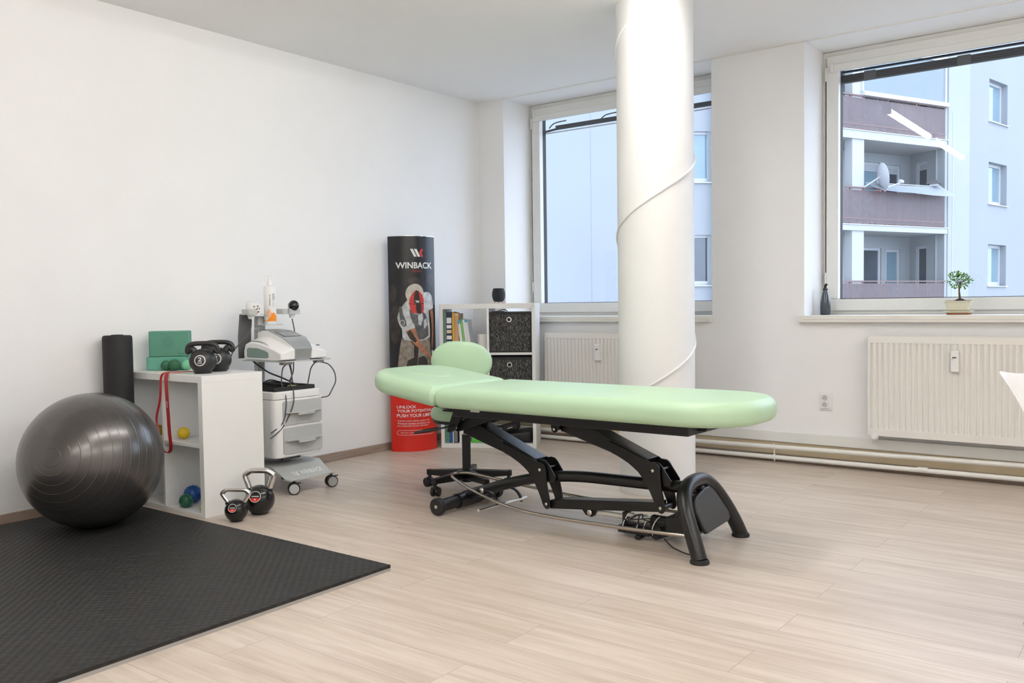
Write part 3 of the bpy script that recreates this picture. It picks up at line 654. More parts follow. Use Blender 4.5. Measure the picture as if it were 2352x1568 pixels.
mb = MB(); mb.lathe([(.0, .432), (.196, .432), (.208, .445), (.211, .468), (.205, .492), (.185, .507), (.12, .514), (.0, .515)], (0, 0, 0), 48); obj('seat', mb, M_green, t, sharp=60)
# backrest: away from the camera, facing it
vd = Vector((SX, SY, 0)).normalized(); sd = Vector((vd.y, -vd.x, 0))
bc = vd*.17 + sd*(-.02) + Vector((0, 0, .765))
Rm = Matrix((sd, Vector((0, 0, 1)).cross(sd)*1.0, Vector((0, 0, 1)))).transposed()
def bfn(p):   # pad lies in local x (width) / y (height), thickness z, then curved and stood up
    q = Vector((p.x, (p.x/.19)**2*(-.03) + p.z - .03 , p.y)); q = rot('Y', 5) @ q
    return bc - Vector((sd.x, sd.y, 0))*0 + sd*q.x + vd*(-q.y) + Vector((0, 0, q.z))
mb = MB(); mb.cushion(.140, .124, (.122, .122, .118, .118), 0, .058, .028, lambda p: bfn(Vector((p.x*1.36, p.y, p.z))), crown=.003, k=18); obj('backrest', mb, M_green, t, sharp=70)
mb = MB(); mb.ribbon(crom([tuple(Vector((0, 0, .40))), tuple(vd*.12+Vector((0, 0, .402))), tuple(vd*.25+Vector((0, 0, .44))), tuple(vd*.26+Vector((0, 0, .60))), tuple(vd*.215+Vector((0, 0, .76)))], 6), sd, .04, .01); obj('backrest_bracket', mb, M_blackm, t)

# ================================================================== PUZZLE MAT
def puzzle(x0, y0, x1, y1, tabs):
    """outline of a foam tile with interlocking edge on the listed sides"""
    out = []
    def side(a, b, wav):
        a = Vector(a); b = Vector(b); L = (b-a).length; d = (b-a)/L; nr = Vector((-d.y, d.x)); n = 12
        for i in range(n):
            s0 = L*i/n
            if wav:
                h = .011*(1 if (i+wav) % 2 else -1)
                for fx, fh in ((.0, 0), (.14, .35), (.10, .8), (.25, 1), (.75, 1), (.90, .8), (.86, .35)):
                    p = a + d*(s0+fx*L/n) + nr*h*fh; out.append((p.x, p.y))
            else: p = a+d*s0; out.append((p.x, p.y))
    side((x0, y0), (x1, y0), tabs[0]); side((x1, y0), (x1, y1), tabs[1]); side((x1, y1), (x0, y1), tabs[2]); side((x0, y1), (x0, y0), tabs[3])
    return out
def inset_poly(P, d):
    n = len(P); o = []
    for i in range(n):
        a = Vector(P[i-1]); b = Vector(P[i]); c = Vector(P[(i+1) % n]); t_ = (c-a).normalized(); nr = Vector((-t_.y, t_.x)); o.append((b.x+nr.x*d, b.y+nr.y*d))
    return o
XM, YM, TS = -2.635, 2.605, 1.075
tiles = [(0, 0, 'front right foam floor tile, the one whose corner points at the massage table'), (1, 0, 'foam floor tile carrying the gym ball'), (0, 1, 'foam floor tile at the bottom edge of the picture, on the right of the black mat'), (1, 1, 'foam floor tile at the lower left corner of the picture')]
tl = {(0,0): 'black and grey interlocking foam floor tile nearest the massage table and chrome kettlebells', (1,0): 'black interlocking foam floor tile under the grey gym ball', (0,1): 'black foam floor tile meeting the bottom edge of the picture on the open floor side', (1,1): 'black foam floor tile in the lower left corner of the picture'}
for i in range(2):
    for j in range(2):
        x1 = XM-i*TS; x0 = x1-TS; y1 = YM-j*TS; y0 = y1-TS
        if i == 1: x0 += -.0
        tb = (1 if j == 0 else 0, 0 if i == 0 else 1, 0 if j == 0 else 1, 1 if i == 0 else 0)
        P = puzzle(x0, y0, x1, y1, tb); Q = inset_poly(P, .0005)
        e = thing('foam_mat_tile', tl[(i, j)], 'exercise mat', ((x0+x1)/2, (y0+y1)/2, 0), 0, 'interlocking foam mat tiles')
        mb = MB(); mb.prism(Q, 'z', .013, .026); obj('top_layer', mb, M_foam, e, world=True, sharp=30)
        mb = MB(); mb.prism(Q, 'z', 0.0, .013); obj('bottom_layer', mb, M_foamg, e, world=True, sharp=30)

# ================================================================== GYM BALL
BC = Vector((-4.345, 2.225, .362))
o = bpy.data.objects.new('gym_ball', bpy.data.meshes.new('gym_ball'))
axis = Vector((.50, -.84, .215)).normalized(); Q = axis.to_track_quat('Z', 'Y'); Qi = Q.to_matrix().transposed()
mb = MB(); mb.ball((0, 0, 0), .337, n=128)
me = o.data; 
for v in mb.v:
    wv = Q.to_matrix() @ v
    zmin = .027 - BC.z
    if wv.z < zmin: wv = Vector((wv.x*1.0, wv.y*1.0, zmin))
    v[:] = (Qi @ wv)[:]
o = obj('gym_ball', mb, M_ball, sharp=180)
o.location = BC; o.rotation_mode = 'QUATERNION'; o.rotation_quaternion = Q
tag(o, 'large glossy dark grey ribbed gym ball resting on the black mat by the left wall', 'gym ball')

# ================================================================== FOAM ROLLER
e = thing('foam_roller', 'tall black cylindrical foam roller standing upright behind the gym ball', 'foam roller', (-4.775, 2.61, .026))
mb = MB(); mb.lathe([(.0, 0), (.072, 0), (.078, .006), (.079, .02), (.079, .925), (.077, .937), (.070, .943), (.028, .943), (.026, .935), (.0, .935)], (0, 0, 0), 48); obj('roller_body', mb, mat('roller_foam', (.011, .011, .011), .65, bump=.3, bscale=260), e, sharp=50)
mb = MB(); mb.lathe([(.030, .9425), (.033, .945), (.030, .947), (.027, .945), (.030, .9425)], (0, 0, 0), 32, caps=False); obj('core_ring', mb, M_rubber, e)

# ================================================================== WHITE CUBE SHELF 2x2
def cube_shelf(t, cols, rows, w_, h_, d_, to=.038, ti=.016, mat_=M_white):
    """open cube shelf, local frame: x width, y depth (0 front), z up"""
    mb = MB(); mb.box(0, w_, 0, d_, h_-to, h_); obj('top_board', mb, mat_, t, bevel=.0015)
    mb = MB(); mb.box(to, w_-to, 0, d_, 0, .020); obj('bottom_board', mb, mat_, t, bevel=.0015)
    for x in (0, w_-to): mb = MB(); mb.box(x, x+to, 0, d_, 0, h_-to); obj('side_board', mb, mat_, t, bevel=.0015)
    cw = (w_-2*to-(cols-1)*ti)/cols; rh = (h_-2*to-(rows-1)*ti)/rows
    for c in range(1, cols):
        x = to+c*cw+(c-1)*ti
        mb = MB(); mb.box(x, x+ti, .002, d_-.002, .020, h_-to); obj('divider', mb, mat_, t, bevel=.001)
    for r in range(1, rows):
        z = to+r*rh+(r-1)*ti
        for c in range(cols):
            x = to+c*(cw+ti); mb = MB(); mb.box(x, x+cw, .002, d_-.002, z, z+ti); obj('shelf_board', mb, mat_, t, bevel=.001)
    return cw, rh
t = thing('cube_shelf', 'low white two by two cube shelf beside the gym ball with kettlebells on top', 'shelf', (-4.878, 2.700, 0))
cw, rh = cube_shelf(t, 2, 2, .770, .757, .385)

# things on the low shelf ------------------------------------------------
M_sage = mat('sage_foam', (.105, .30, .215), .7, bump=.05, var=.03); M_sage2 = mat('sage_foam_bright', (.135, .40, .30), .7, bump=.05, var=.02)
M_ink = mat('block_print', (.04, .16, .12), .7)
Z0 = .757
t = thing('yoga_block', 'green yoga block lying on its side, lower one of the two on the shelf', 'yoga block', (-4.790, 2.790, Z0), R(45), 'green yoga blocks')
mb = MB(); mb.box(0, .225, 0, .078, 0, .078); obj('block_foam', mb, M_sage2, t, bevel=.006, seg=3)
t = thing('yoga_block', 'green yoga block with engraved sunburst, balanced upright on the other block', 'yoga block', (-4.696, 2.884, Z0+.0785), R(45), 'green yoga blocks')
mb = MB(); mb.box(-.118, .108, 0, .075, 0, .150); obj('block_foam', mb, M_sage, t, bevel=.006, seg=3)
mb = MB(); yf = -.0006; cx_, cz_ = -.012, .080
for k in range(24):
    a = 2*PI*k/24; r1, r2 = (.016, .042) if k % 2 else (.020, .034); L1 = Vector((math.cos(a)*r1, math.sin(a)*r1)); L2 = Vector((math.cos(a)*r2, math.sin(a)*r2)); n_ = Vector((-math.sin(a), math.cos(a)))*.0006
    mb.add([(cx_+q.x, yf, cz_+q.y) for q in (L1-n_, L2-n_, L2+n_, L1+n_)], [(0,1,2,3)])
for rad in (.007, .012, .0145):
    P = [(rad+g, a) for g in (0, .0009) for a in [2*PI*i/24 for i in range(24)]]
    mb.add([(cx_+r_*math.cos(a), yf, cz_+r_*math.sin(a)) for r_, a in P], [(i, (i+1) % 24, 24+(i+1) % 24, 24+i) for i in range(24)])
for q in ((-.055, .065), (.035, .130), (.048, .038), (-.030, .022), (-.03, .135)): mb.add([(q[0]+dx, yf, q[1]+dz) for dx, dz in ((-.003, 0), (0, -.002), (.003, 0), (0, .002))], [(0,1,2,3)])
for k in range(9): mb.box(.045+k*.0052, .0485+k*.0052, yf-.0001, yf, .016, .0195)
obj('engraved_sunburst', mb, M_ink, t, smooth=False)
def massage_ball(x, y, z, r, m, lab, name='massage_ball', grp=None, spikes=0):
    e = thing(name, lab, 'ball', (x, y, z), 0, grp)
    mb = MB(); mb.ball((0, 0, r), r, n=32); b_ = obj('ball_body', mb, m, e, sharp=80)
    if spikes:
        mb = MB()
        for k in range(spikes):
            zz = 1-2*(k+.5)/spikes; a = k*2.399963; q = math.sqrt(1-zz*zz); d = Vector((q*math.cos(a), q*math.sin(a), zz))
            if d.z < -.80: continue
            mb.cyl(Vector((0, 0, r))+d*(r*.96), Vector((0, 0, r))+d*(r*1.09), .0026, .0010, n=5)
        obj('nubs', mb, m, b_)
    return e
massage_ball(-4.683, 2.850, Z0, .030, mat('pine_rubber', (.035, .15, .075), .65), 'dark green ball on the shelf top, left of the three')
massage_ball(-4.624, 2.866, Z0, .0335, mat('forest_rubber', (.028, .13, .065), .65), 'dark green ball on the shelf top, middle of the three')
massage_ball(-4.600, 2.930, Z0, .0305, mat('mint_rubber', (.22, .62, .36), .6), 'light mint green ball on the shelf top')
mb = MB(); mb.box(-4.62, -4.44, 2.735, 2.80, Z0, Z0+.003); tag(obj('paper_card', mb, mat('card', (.75, .66, .55), .7)), 'thin pale card lying under the red resistance band on the shelf top', 'card')
# red resistance band, hanging over the front edge
M_band = mat('red_latex', (.36, .012, .012), .45, var=.05)
e = thing('resistance_band', 'red elastic resistance band draped over the front edge of the white shelf', 'resistance band', (-4.44, 2.70, Z0))
yE = 2.690
loop = crom([(-4.30, 2.87, Z0+.010), (-4.37, 2.82, Z0+.009), (-4.41, 2.75, Z0+.009), (-4.420, 2.703, Z0+.010), (-4.422, yE-.002, Z0-.012), (-4.420, yE-.004, Z0-.06), (-4.412, yE-.004, .58), (-4.402, yE-.004, .44), (-4.392, yE-.004, .37), (-4.400, yE-.004, .337), (-4.425, yE-.006, .325), (-4.455, yE-.010, .335)], 8)
mb = MB(); mb.ribbon(loop[:], (.97, .22, 0), .022, .003)
obj('wide_strand', mb, M_band, e, world=True, sharp=60)
loop2 = crom([(-4.30, 2.885, Z0+.006), (-4.38, 2.835, Z0+.006), (-4.43, 2.76, Z0+.006), (-4.452, 2.703, Z0+.008), (-4.470, yE-.003, Z0-.02), (-4.478, yE-.004, .66), (-4.490, yE-.004, .60), (-4.520, yE-.004, .53), (-4.525, yE-.004, .48), (-4.50, yE-.006, .42), (-4.475, yE-.010, .37), (-4.455, yE-.010, .336)], 8)
mb = MB(); mb.ribbon(loop2, (.45, .9, 0), .012, .003); obj('narrow_strand', mb, M_band, e, world=True, sharp=60)
mb = MB()
for k, (dz, hh) in enumerate(((0, .006), (.010, .007), (.020, .006), (.029, .005))): mb.box(-4.425, -4.411, yE-.0066, yE-.0059, .575+dz, .575+dz+hh)
obj('white_print', mb, M_wprint, e, world=True)

def kettlebell(lab, loc, rz, H, rb, hw, kind, grp):
    t = thing('kettlebell', lab, 'kettlebell', loc, rz, grp)
    n = 40
    if kind == 'vinyl':
        zc = rb*.93; prof = [(.0, 0), (rb*.60, 0), (rb*.66, .003)]
        for q in range(-8, 15):
            a = R(q*6); prof.append((rb*math.cos(a)*(1.0), zc+rb*math.sin(a)*.96))
        prof = [p for p in prof if p[1] >= 0.0]
        prof += [(rb*.12, zc+rb*.965), (0, zc+rb*.97)]
        mb = MB(); mb.lathe(prof, (0, 0, 0), n); obj('weight_body', mb, M_vinyl, t, sharp=60)
        r = rb*.185
        P = [(-rb*.52, 0, zc+rb*.62), (-rb*.80, 0, zc+rb*.98), (-hw+r*1.05, 0, H-rb*.85), (-hw+r*1.0, 0, H-rb*.50), (-hw+r*2.2, 0, H-r*1.45), (-hw*.35, 0, H-r), (hw*.35, 0, H-r), (hw-r*2.2, 0, H-r*1.45), (hw-r*1.0, 0, H-rb*.50), (hw-r*1.05, 0, H-rb*.85), (rb*.80, 0, zc+rb*.98), (rb*.52, 0, zc+rb*.62)]
        path = crom(P, 6); N = len(path); rr = [r*(1+.55*max(0, 1-min(i, N-1-i)/9)) for i in range(N)]
        mb = MB(); mb.tube(path, rr, 18); obj('handle', mb, M_vinyl, t, sharp=60)
        # raised ring and figure on the front
        yf = lambda x, z: -math.sqrt(max(1e-6, rb*rb-(x*x)-((z-zc)/.96)**2)) - .0012
        mb = MB(); z_ = zc+rb*.10
        for g in range(40):
            a0, a1 = 2*PI*g/40, 2*PI*(g+1)/40
            q = [(r_*math.cos(a), z_+r_*math.sin(a)) for r_, a in ((rb*.34, a0), (rb*.42, a0), (rb*.42, a1), (rb*.34, a1))]
            mb.add([(x, yf(x, z), z) for x, z in q], [(0,1,2,3)])
        text_mb(mb, '2', lambda x, y: (x-rb*.14, yf(x-rb*.14, y+z_-rb*.06), y+z_-rb*.06), .03, fit=(rb*.28, rb*.32))
        text_mb(mb, 'KG', lambda x, y: (x-rb*.15, yf(x-rb*.15, y+z_-rb*.24), y+z_-rb*.24), .03, fit=(rb*.30, rb*.13))
        obj('weight_marking', mb, M_wprint2, t, smooth=False)
    else:
        zc = rb*.96; prof = [(.0, 0), (rb*.50, 0), (rb*.58, .004)]
        for q in range(-9, 15):
            a = R(q*6); prof.append((rb*math.cos(a), zc+rb*math.sin(a)))
        prof = [p for p in prof if p[1] >= 0.0]; prof.append((0, zc+rb))
        mb = MB(); mb.lathe(prof, (0, 0, 0), n); obj('weight_body', mb, M_rubgl, t, sharp=60)
        r = rb*.20
        A = Vector((rb*.62, 0, zc+rb*.60)); B = Vector((hw-r*1.3, 0, H-rb*.62))
        P = [(-A.x, 0, A.z), (-(A.x+B.x)/2-.0, 0, (A.z+B.z)/2), (-B.x, 0, B.z), (-B.x+.001, 0, H-r*2.2), (-B.x+r*1.6, 0, H-r*1.15), (-hw*.3, 0, H-r*.9), (hw*.3, 0, H-r*.9), (B.x-r*1.6, 0, H-r*1.15), (B.x-.001, 0, H-r*2.2), (B.x, 0, B.z), ((A.x+B.x)/2, 0, (A.z+B.z)/2), (A.x, 0, A.z)]
        mb = MB(); mb.tube(crom(P, 6), r, 20); obj('handle', mb, M_chrome, t, sharp=60)
        for s_ in (-1, 1):
            p0 = Vector((s_*A.x*.86, 0, A.z-.25*rb)); p1 = Vector((s_*(A.x+(B.x-A.x)*.22), 0, A.z+(B.z-A.z)*.22))
            mb = MB(); mb.tube([p0, p0.lerp(p1, .5), p1], [r*1.5, r*1.42, r*1.30], 24); obj('collar', mb, M_rubgl, t, bevel=.002)
        # badge
        bcz = R(38); nrm = Vector((0, -math.cos(bcz*.6), math.sin(bcz*.6))); tx = Vector((1, 0, 0)); ty = nrm.cross(tx)*1.0
        if ty.z < 0: ty = -ty
        c0 = Vector((0, 0, zc)) + nrm*(rb*.93)
        br = rb*.40
        mb = MB(); Rb = Matrix((tx, ty, nrm)).transposed()
        mb.lathe([(0, -.012), (br, -.012), (br, .004), (br*.93, .006), (0, .006)], c0, 36, Rb, mi=0)
        def pt(x, y, d=.0068): return c0 + tx*x + ty*y + nrm*d
        for g in range(36):
            a0, a1 = 2*PI*g/36, 2*PI*(g+1)/36
            mb.add([pt(r_*math.cos(a), r_*math.sin(a)) for r_, a in ((br*.86, a0), (br*.95, a0), (br*.95, a1), (br*.86, a1))], [(0,1,2,3)], 1)
        P = [(br*.84*math.cos(a), br*.84*math.sin(a)) for a in [R(195+ i*150/14) for i in range(15)]]
        mb.add([pt(x, y) for x, y in P], [tuple(range(15))], 2)
        for xx in [-.62+.155*k for k in range(8)]: mb.add([pt(x*br, y*br) for x, y in ((xx, -.04), (xx+.125, -.04), (xx+.14, .16), (xx+.015, .16))], [(0,1,2,3)], 1)
        mb.add([pt(br*.15*math.cos(a), -br*.47+br*.14*math.sin(a), .0072) for a in [2*PI*i/12 for i in range(12)]], [tuple(range(12))], 1)
        obj('badge', mb, [M_rubgl, M_wprint2, M_red], t, smooth=False)
    return t
M_vinyl = mat('kettlebell_vinyl', (.016, .016, .017), .42, bump=.05, bscale=200); M_wprint2 = mat('silver_print', (.62, .62, .62), .4); M_rubgl = mat('kettlebell_gloss_rubber', (.008, .008, .008), .22, bump=.02, bscale=90)
kettlebell('black kettlebell marked 2 in front on the shelf top, overlapping its twin', (-4.292, 2.832, Z0), R(44), .178, .072, .092, 'vinyl', 'small black kettlebells')
kettlebell('black kettlebell marked 2 behind the other one on the shelf top', (-4.355, 2.975, Z0), R(44), .178, .072, .092, 'vinyl', 'small black kettlebells')
kettlebell('smaller black kettlebell with chrome handle standing on the floor at the mat edge', (-3.925, 2.762, 0), R(36), .176, .059, .084, 'chrome', 'chrome handled kettlebells')
kettlebell('larger black kettlebell with chrome handle on the floor against the white shelf', (-3.958, 2.935, 0), R(36), .250, .080, .096, 'chrome', 'chrome handled kettlebells')

# balls inside the low shelf
zs = .038+rh+.016
massage_ball(-4.430, 2.79, zs, .0335, mat('yellow_rubber', (.72, .50, .015), .45, bump=.9, bscale=70), 'yellow knobbly ball on the middle board of the low shelf', spikes=0)
massage_ball(-4.250, 2.83, zs, .048, mat('black_rubber_ball', (.012, .012, .014), .35), 'black ball with green cap at the right end of the middle board')
mb = MB(); 
for q in range(8):
    pass
mb.lathe([(.049*math.sin(R(a)), .048+.049*math.cos(R(a))) for a in range(34, -1, -4)][::1], (-4.250, 2.83, zs), 28); o = obj('green_cap', mb, mat('lime_rubber', (.10, .26, .03), .5)); o.parent = [x for x in S.objects if x.get('label', '').startswith('black ball with green')][0]; o.data.transform(Matrix.Translation(-o.parent.location))
massage_ball(-4.69, 2.80, zs, .030, mat('amber_rubber', (.45, .30, .02), .5), 'small yellow and black ball peeping out beside the gym ball')
massage_ball(-4.350, 2.742, .020, .0375, mat('green_gel', (.012, .10, .05), .35), 'dark green spiky ball at the bottom of the low shelf', 'spiky_ball', spikes=90)
massage_ball(-4.425, 2.832, .020, .049, mat('blue_gel', (.01, .085, .32), .35), 'blue spiky ball behind the green one at the bottom of the low shelf', 'spiky_ball', spikes=100)
massage_ball(-4.330, 2.890, .020, .040, mat('blue_gel_dark', (.01, .07, .25), .35), 'second blue spiky ball half hidden by the shelf side', 'spiky_ball', spikes=80)
massage_ball(-4.190, 2.745, .020, .022, mat('yellow_gel', (.60, .60, .12), .5), 'small yellow ball at the right edge of the lowest compartment')
e = thing('hand_grip', 'small dark and red object in the lower left compartment of the low shelf', 'exercise tool', (-4.66, 2.86, .020))
mb = MB(); mb.lathe([(0, 0), (.035, 0), (.037, .01), (.030, .018), (0, .018)], (0, 0, 0), 24); obj('base', mb, M_red, e)
mb = MB(); mb.lathe([(0, .018), (.028, .018), (.030, .04), (.022, .06), (0, .065)], (0, 0, 0), 24); obj('knob', mb, M_rubber, e)

# ================================================================== THERAPY DEVICE CART
t = thing('device_trolley', 'grey and white wheeled medical trolley with two drawers by the left wall', 'trolley', (-4.42, 3.48, 0))
C_ = lambda n, mb, m, p=t, **k: obj(n, mb, m, p, world=True, **k)
# bent sheet base
yc = 3.485
mb = MB()
prof = [(-4.66, .160), (-4.33, .160), (-4.215, .094), (-4.165, .092)]
ys = [(3.30, 3.67), (3.30, 3.67), (3.315, 3.655), (3.325, 3.645)]
vs = []
for (x, z), (a, b) in zip(prof, ys): vs += [(x, a, z), (x, b, z), (x, b, z-.006), (x, a, z-.006)]
fs = [(i*4+k, i*4+(k+1) % 4, (i+1)*4+(k+1) % 4, (i+1)*4+k) for i in range(3) for k in range(4)] + [(3,2,1,0), (12,13,14,15)]
mb.add(vs, fs); bp_ = C_('base_plate', mb, M_lgrey)
mb = MB()
for a, b in ((3.335, 3.385), (3.615, 3.665)): mb.box(-4.25, -4.165, a-.02, b-.01, .085, .091)
obj('castor_arm', mb, M_lgrey, bp_, world=True, bevel=.002)
sl = Vector((-.115, 0, .066)).normalized(); nb = Vector((.066, 0, .115)).normalized()
mb = MB(); o0 = Vector((-4.226, 3.385, .1008)) + nb*.0012
text_mb(mb, 'WINBACK', lambda x, y: o0 + Vector((0, x+.060, 0)) + sl*y, .03, fit=(.175, .040))
obj('lettering', mb, M_wprint, bp_, world=True, smooth=False)
mb = MB()
for u_ in (0, .017): mb.add([o0 + Vector((0, a, 0)) + sl*b for a, b in ((u_+.016, 0), (u_+.025, 0), (u_+.009, .040), (u_, .040))], [(0,1,2,3)])
mb.add([o0 + Vector((0, a, 0)) + sl*b for a, b in ((.040, 0), (.048, 0), (.042, .020), (.050, .040), (.041, .040), (.034, .020))], [(0,1,2,3,4,5)])
obj('logo', mb, M_wprint, bp_, world=True, smooth=False)
for (cx_, cy_, a_) in ((-4.195, 3.358, 20), (-4.182, 3.637, 35), (-4.62, 3.34, 60), (-4.62, 3.63, 120)):
    ax = Vector((math.cos(R(a_-55)), math.sin(R(a_-55)), 0)); fd = Vector((-ax.y, ax.x, 0)); w0 = Vector((cx_, cy_, .036))
    mb = MB(); mb.cyl((cx_, cy_, .06), (cx_, cy_, .088), .008, n=12); mb.ball(w0+Vector((0, 0, .026))-fd*0.0, .020, .016, .014, 14); mb.obox(w0+fd*.028+Vector((0, 0, .030)), (.022, .026, .006), Matrix((ax, fd, Vector((0, 0, 1)))).transposed())
    cst = C_('castor', mb, M_darkleg, bevel=.001)
    for s_ in (-1, 1):
        mb = MB(); mb.cyl(w0+ax*s_*.006, w0+ax*s_*.024, .036, n=32); wh = obj('wheel', mb, M_rubber, cst, world=True, bevel=.003)
        mb = MB(); mb.cyl(w0+ax*s_*.023, w0+ax*s_*.026, .029, n=32); obj('hub_cap', mb, M_silver if s_ > 0 else M_lgrey, cst, world=True)
# drawer cabinet
X1 = -4.262
mb = MB(); mb.cushion(.185, .182, (.045, .012, .012, .045), 0, .352, .006, lambda p: Vector((p.x-4.447, p.y+3.467, p.z+.212)), k=8, rbot=.010)
C_('cabinet', mb, M_plast, sharp=50)
mb = MB(); mb.cushion(.187, .184, (.045, .012, .012, .045), 0, .046, .008, lambda p: Vector((p.x-4.447, p.y+3.467, p.z+.566)), k=8, rbot=.002)
C_('cabinet_top', mb, M_plast, sharp=50)
mb = MB(); mb.box(-4.50, -4.34, 3.40, 3.53, .185, .212); C_('mounting_plate', mb, M_dgrey)
for z0, z1 in ((.408, .552), (.232, .392)):
    mb = MB(); P = []
    for (yy, zz, a0) in ((3.635, z1, 0), (3.340, z1, 90), (3.340, z0, 180), (3.635, z0, 270)):
        sy_ = 1 if yy > 3.5 else -1; sz_ = 1 if zz == z1 else -1; cy, cz = yy-sy_*.014, zz-sz_*.014
        for q in range(5): a = R(a0+q*22.5); P.append((cy+.014*math.cos(a), cz+.014*math.sin(a)))
    mb.prism(P, 'x', X1-.004, X1+.008); dr = C_('drawer_front', mb, M_drawer, bevel=.002)
    zh = z0+.072 if z0 > .4 else z0+.080
    P = [(-.262+.0, 3.352), (-.262, 3.618), (-.244, 3.618), (-.240, 3.585), (-.222, 3.550), (-.222, 3.425), (-.240, 3.390), (-.244, 3.352)]
    mb = MB(); mb.prism([(p[0]-4.0+.008, p[1]) for p in P], 'z', zh, zh+.006); mb.prism([(-4.226, 3.425), (-4.226, 3.55), (-4.214, 3.55), (-4.214, 3.425)], 'z', zh-.014, zh+.002)
    obj('drawer_handle', mb, M_lgrey, dr, world=True, bevel=.002)
# pole, strap
mb = MB(); mb.bar((-4.66, 3.465, .16), (-4.64, 3.475, 1.06), .05, .045, upv=(1, 0, 0)); C_('pole', mb, M_lgrey, bevel=.004)
mb = MB(); mb.prism([(3.335, .935), (3.350, 1.075), (3.435, 1.075), (3.425, .80), (3.335, .80)], 'x', -4.675, -4.665); C_('rear_cover', mb, M_dgrey, bevel=.003)
# device shelf
mb = MB(); mb.prism([(-4.63, 3.335), (-4.63, 3.71), (-4.40, 3.735), (-4.30, 3.745), (-4.235, 3.700), (-4.235, 3.345), (-4.30, 3.325)], 'z', .786, .792); sh = C_('device_shelf', mb, M_lgrey, bevel=.001)
for a, b in ((3.40, 3.47), (3.66, 3.72)):
    mb = MB(); mb.box(-4.36, -4.32, a, b, .764, .786); obj('hose_clip', mb, M_lgrey, sh, world=True, bevel=.003)
# holder plate and bottle shelf
mb = MB(); mb.prism([(-4.64, 3.345), (-4.64, 3.74), (-4.56, 3.74), (-4.56, 3.345)], 'z', 1.070, 1.074); hplate = C_('holder_plate', mb, M_lgrey)
for a, b in ((3.345, 3.425), (3.600, 3.640), (3.655, 3.740)):
    mb = MB(); mb.ribbon(crom([(-4.64, a, 1.088), (-4.57, a, 1.088), (-4.56, (a+b)/2, 1.088), (-4.57, b, 1.088), (-4.64, b, 1.088)], 5), (0, 0, 1), .034, .003); obj('probe_cup', mb, M_lgrey, hplate, world=True)
mb = MB(); mb.box(-4.62, -4.54, 3.42, 3.58, 1.004, 1.008); mb.box(-4.622, -4.618, 3.42, 3.50, .975, 1.008); C_('bottle_shelf', mb, M_lgrey)

# device itself (rests on the shelf)
t = thing('therapy_device', 'white and silver electrotherapy console with tilted screen on the trolley shelf', 'medical device', (-4.42, 3.51, .7925))
D = lambda n, mb, m, p=t, **k: obj(n, mb, m, p, world=True, **k)
def wing(y0, y1, flare):
    """side body: profile in x-z swept from y0 (outer) to y1 (inner)"""
    sec = []
    for y, dx, dz in ((y0, 0, 0), (y0+(y1-y0)*.12, .010, .006), (y0+(y1-y0)*.5, .012, .022), (y1, .012, .040)):
        top = [(-4.615-dx*.3, .85), (-4.60, .888+dz), (-4.54, .902+dz), (-4.46, .895+dz), (-4.38, .875+dz*.9), (-4.31, .855+dz*.8), (-4.262+dx*.6, .838+dz*.6)]
        bot = [(-4.262+dx*.6, .800), (-4.30, .793), (-4.58, .793), (-4.615, .803)]
        sec.append([(x, y, z) for x, z in top+bot])
    n = len(sec[0]); vs = [p for s_ in sec for p in s_]; m = len(sec)
    fs = [(i*n+k, i*n+(k+1) % n, (i+1)*n+(k+1) % n, (i+1)*n+k) for i in range(m-1) for k in range(n)] + [tuple(range(n)), tuple((m-1)*n+k for k in range(n-1, -1, -1))]
    mb = MB(); mb.add(vs, fs); return mb
D('left_wing', wing(3.335, 3.44, 1), M_plast, bevel=.006, seg=3)
D('right_wing', wing(3.69, 3.57, 1), M_plast, bevel=.006, seg=3)
mb = MB(); mb.prism([(-4.585, .812), (-4.585, .862), (-4.56, .870), (-4.48, .868), (-4.41, .855), (-4.375, .842), (-4.372, .812), (-4.40, .808), (-4.56, .808)], 'y', 3.3335, 3.340); D('side_inset', mb, M_glassgr, bevel=.002)
mb = MB(); mb.ribbon(crom([(-4.56, 3.352, .912), (-4.47, 3.352, .907), (-4.39, 3.352, .882), (-4.32, 3.352, .850)], 5), (0, 1, 0), .012, .003); D('side_trim', mb, M_lgrey)
mb = MB(); P = [(-4.60, .793), (-4.60, .960), (-4.56, .972), (-4.49, .971), (-4.33, .925), (-4.285, .888), (-4.262, .858), (-4.272, .795)]; mb.prism(P, 'y', 3.425, 3.585); D('centre_body', mb, M_plast, bevel=.008, seg=3)
band = [(-4.60, .975), (-4.55, .979), (-4.47, .970), (-4.335, .930), (-4.285, .893), (-4.256, .862), (-4.268, .797)]
mb = MB(); vs = []
for i, (x, z) in enumerate(band):
    ya, yb = [(3.45, 3.565), (3.44, 3.575), (3.425, 3.585), (3.418, 3.590), (3.428, 3.580), (3.440, 3.572), (3.450, 3.562)][i]
    vs += [(x, ya, z), (x, yb, z), (x-.002, yb, z-.006), (x-.002, ya, z-.006)]
mb.add(vs, [(i*4+k, i*4+(k+1) % 4, (i+1)*4+(k+1) % 4, (i+1)*4+k) for i in range(len(band)-1) for k in range(4)] + [(3,2,1,0), tuple(len(band)*4-4+k for k in range(4))])
D('silver_band', mb, M_silver, bevel=.0015, sharp=25)
def onband(x, y, d=0): z = .970+(x+4.47)*(-.040/.135); return (x+d*.28, y, z+d)
mb = MB(); mb.add([onband(-4.452, 3.440, .0008), onband(-4.452, 3.568, .0008), onband(-4.352, 3.572, .0008), onband(-4.352, 3.436, .0008)], [(0,1,2,3)]); D('screen_bezel', mb, M_darkleg, smooth=False)
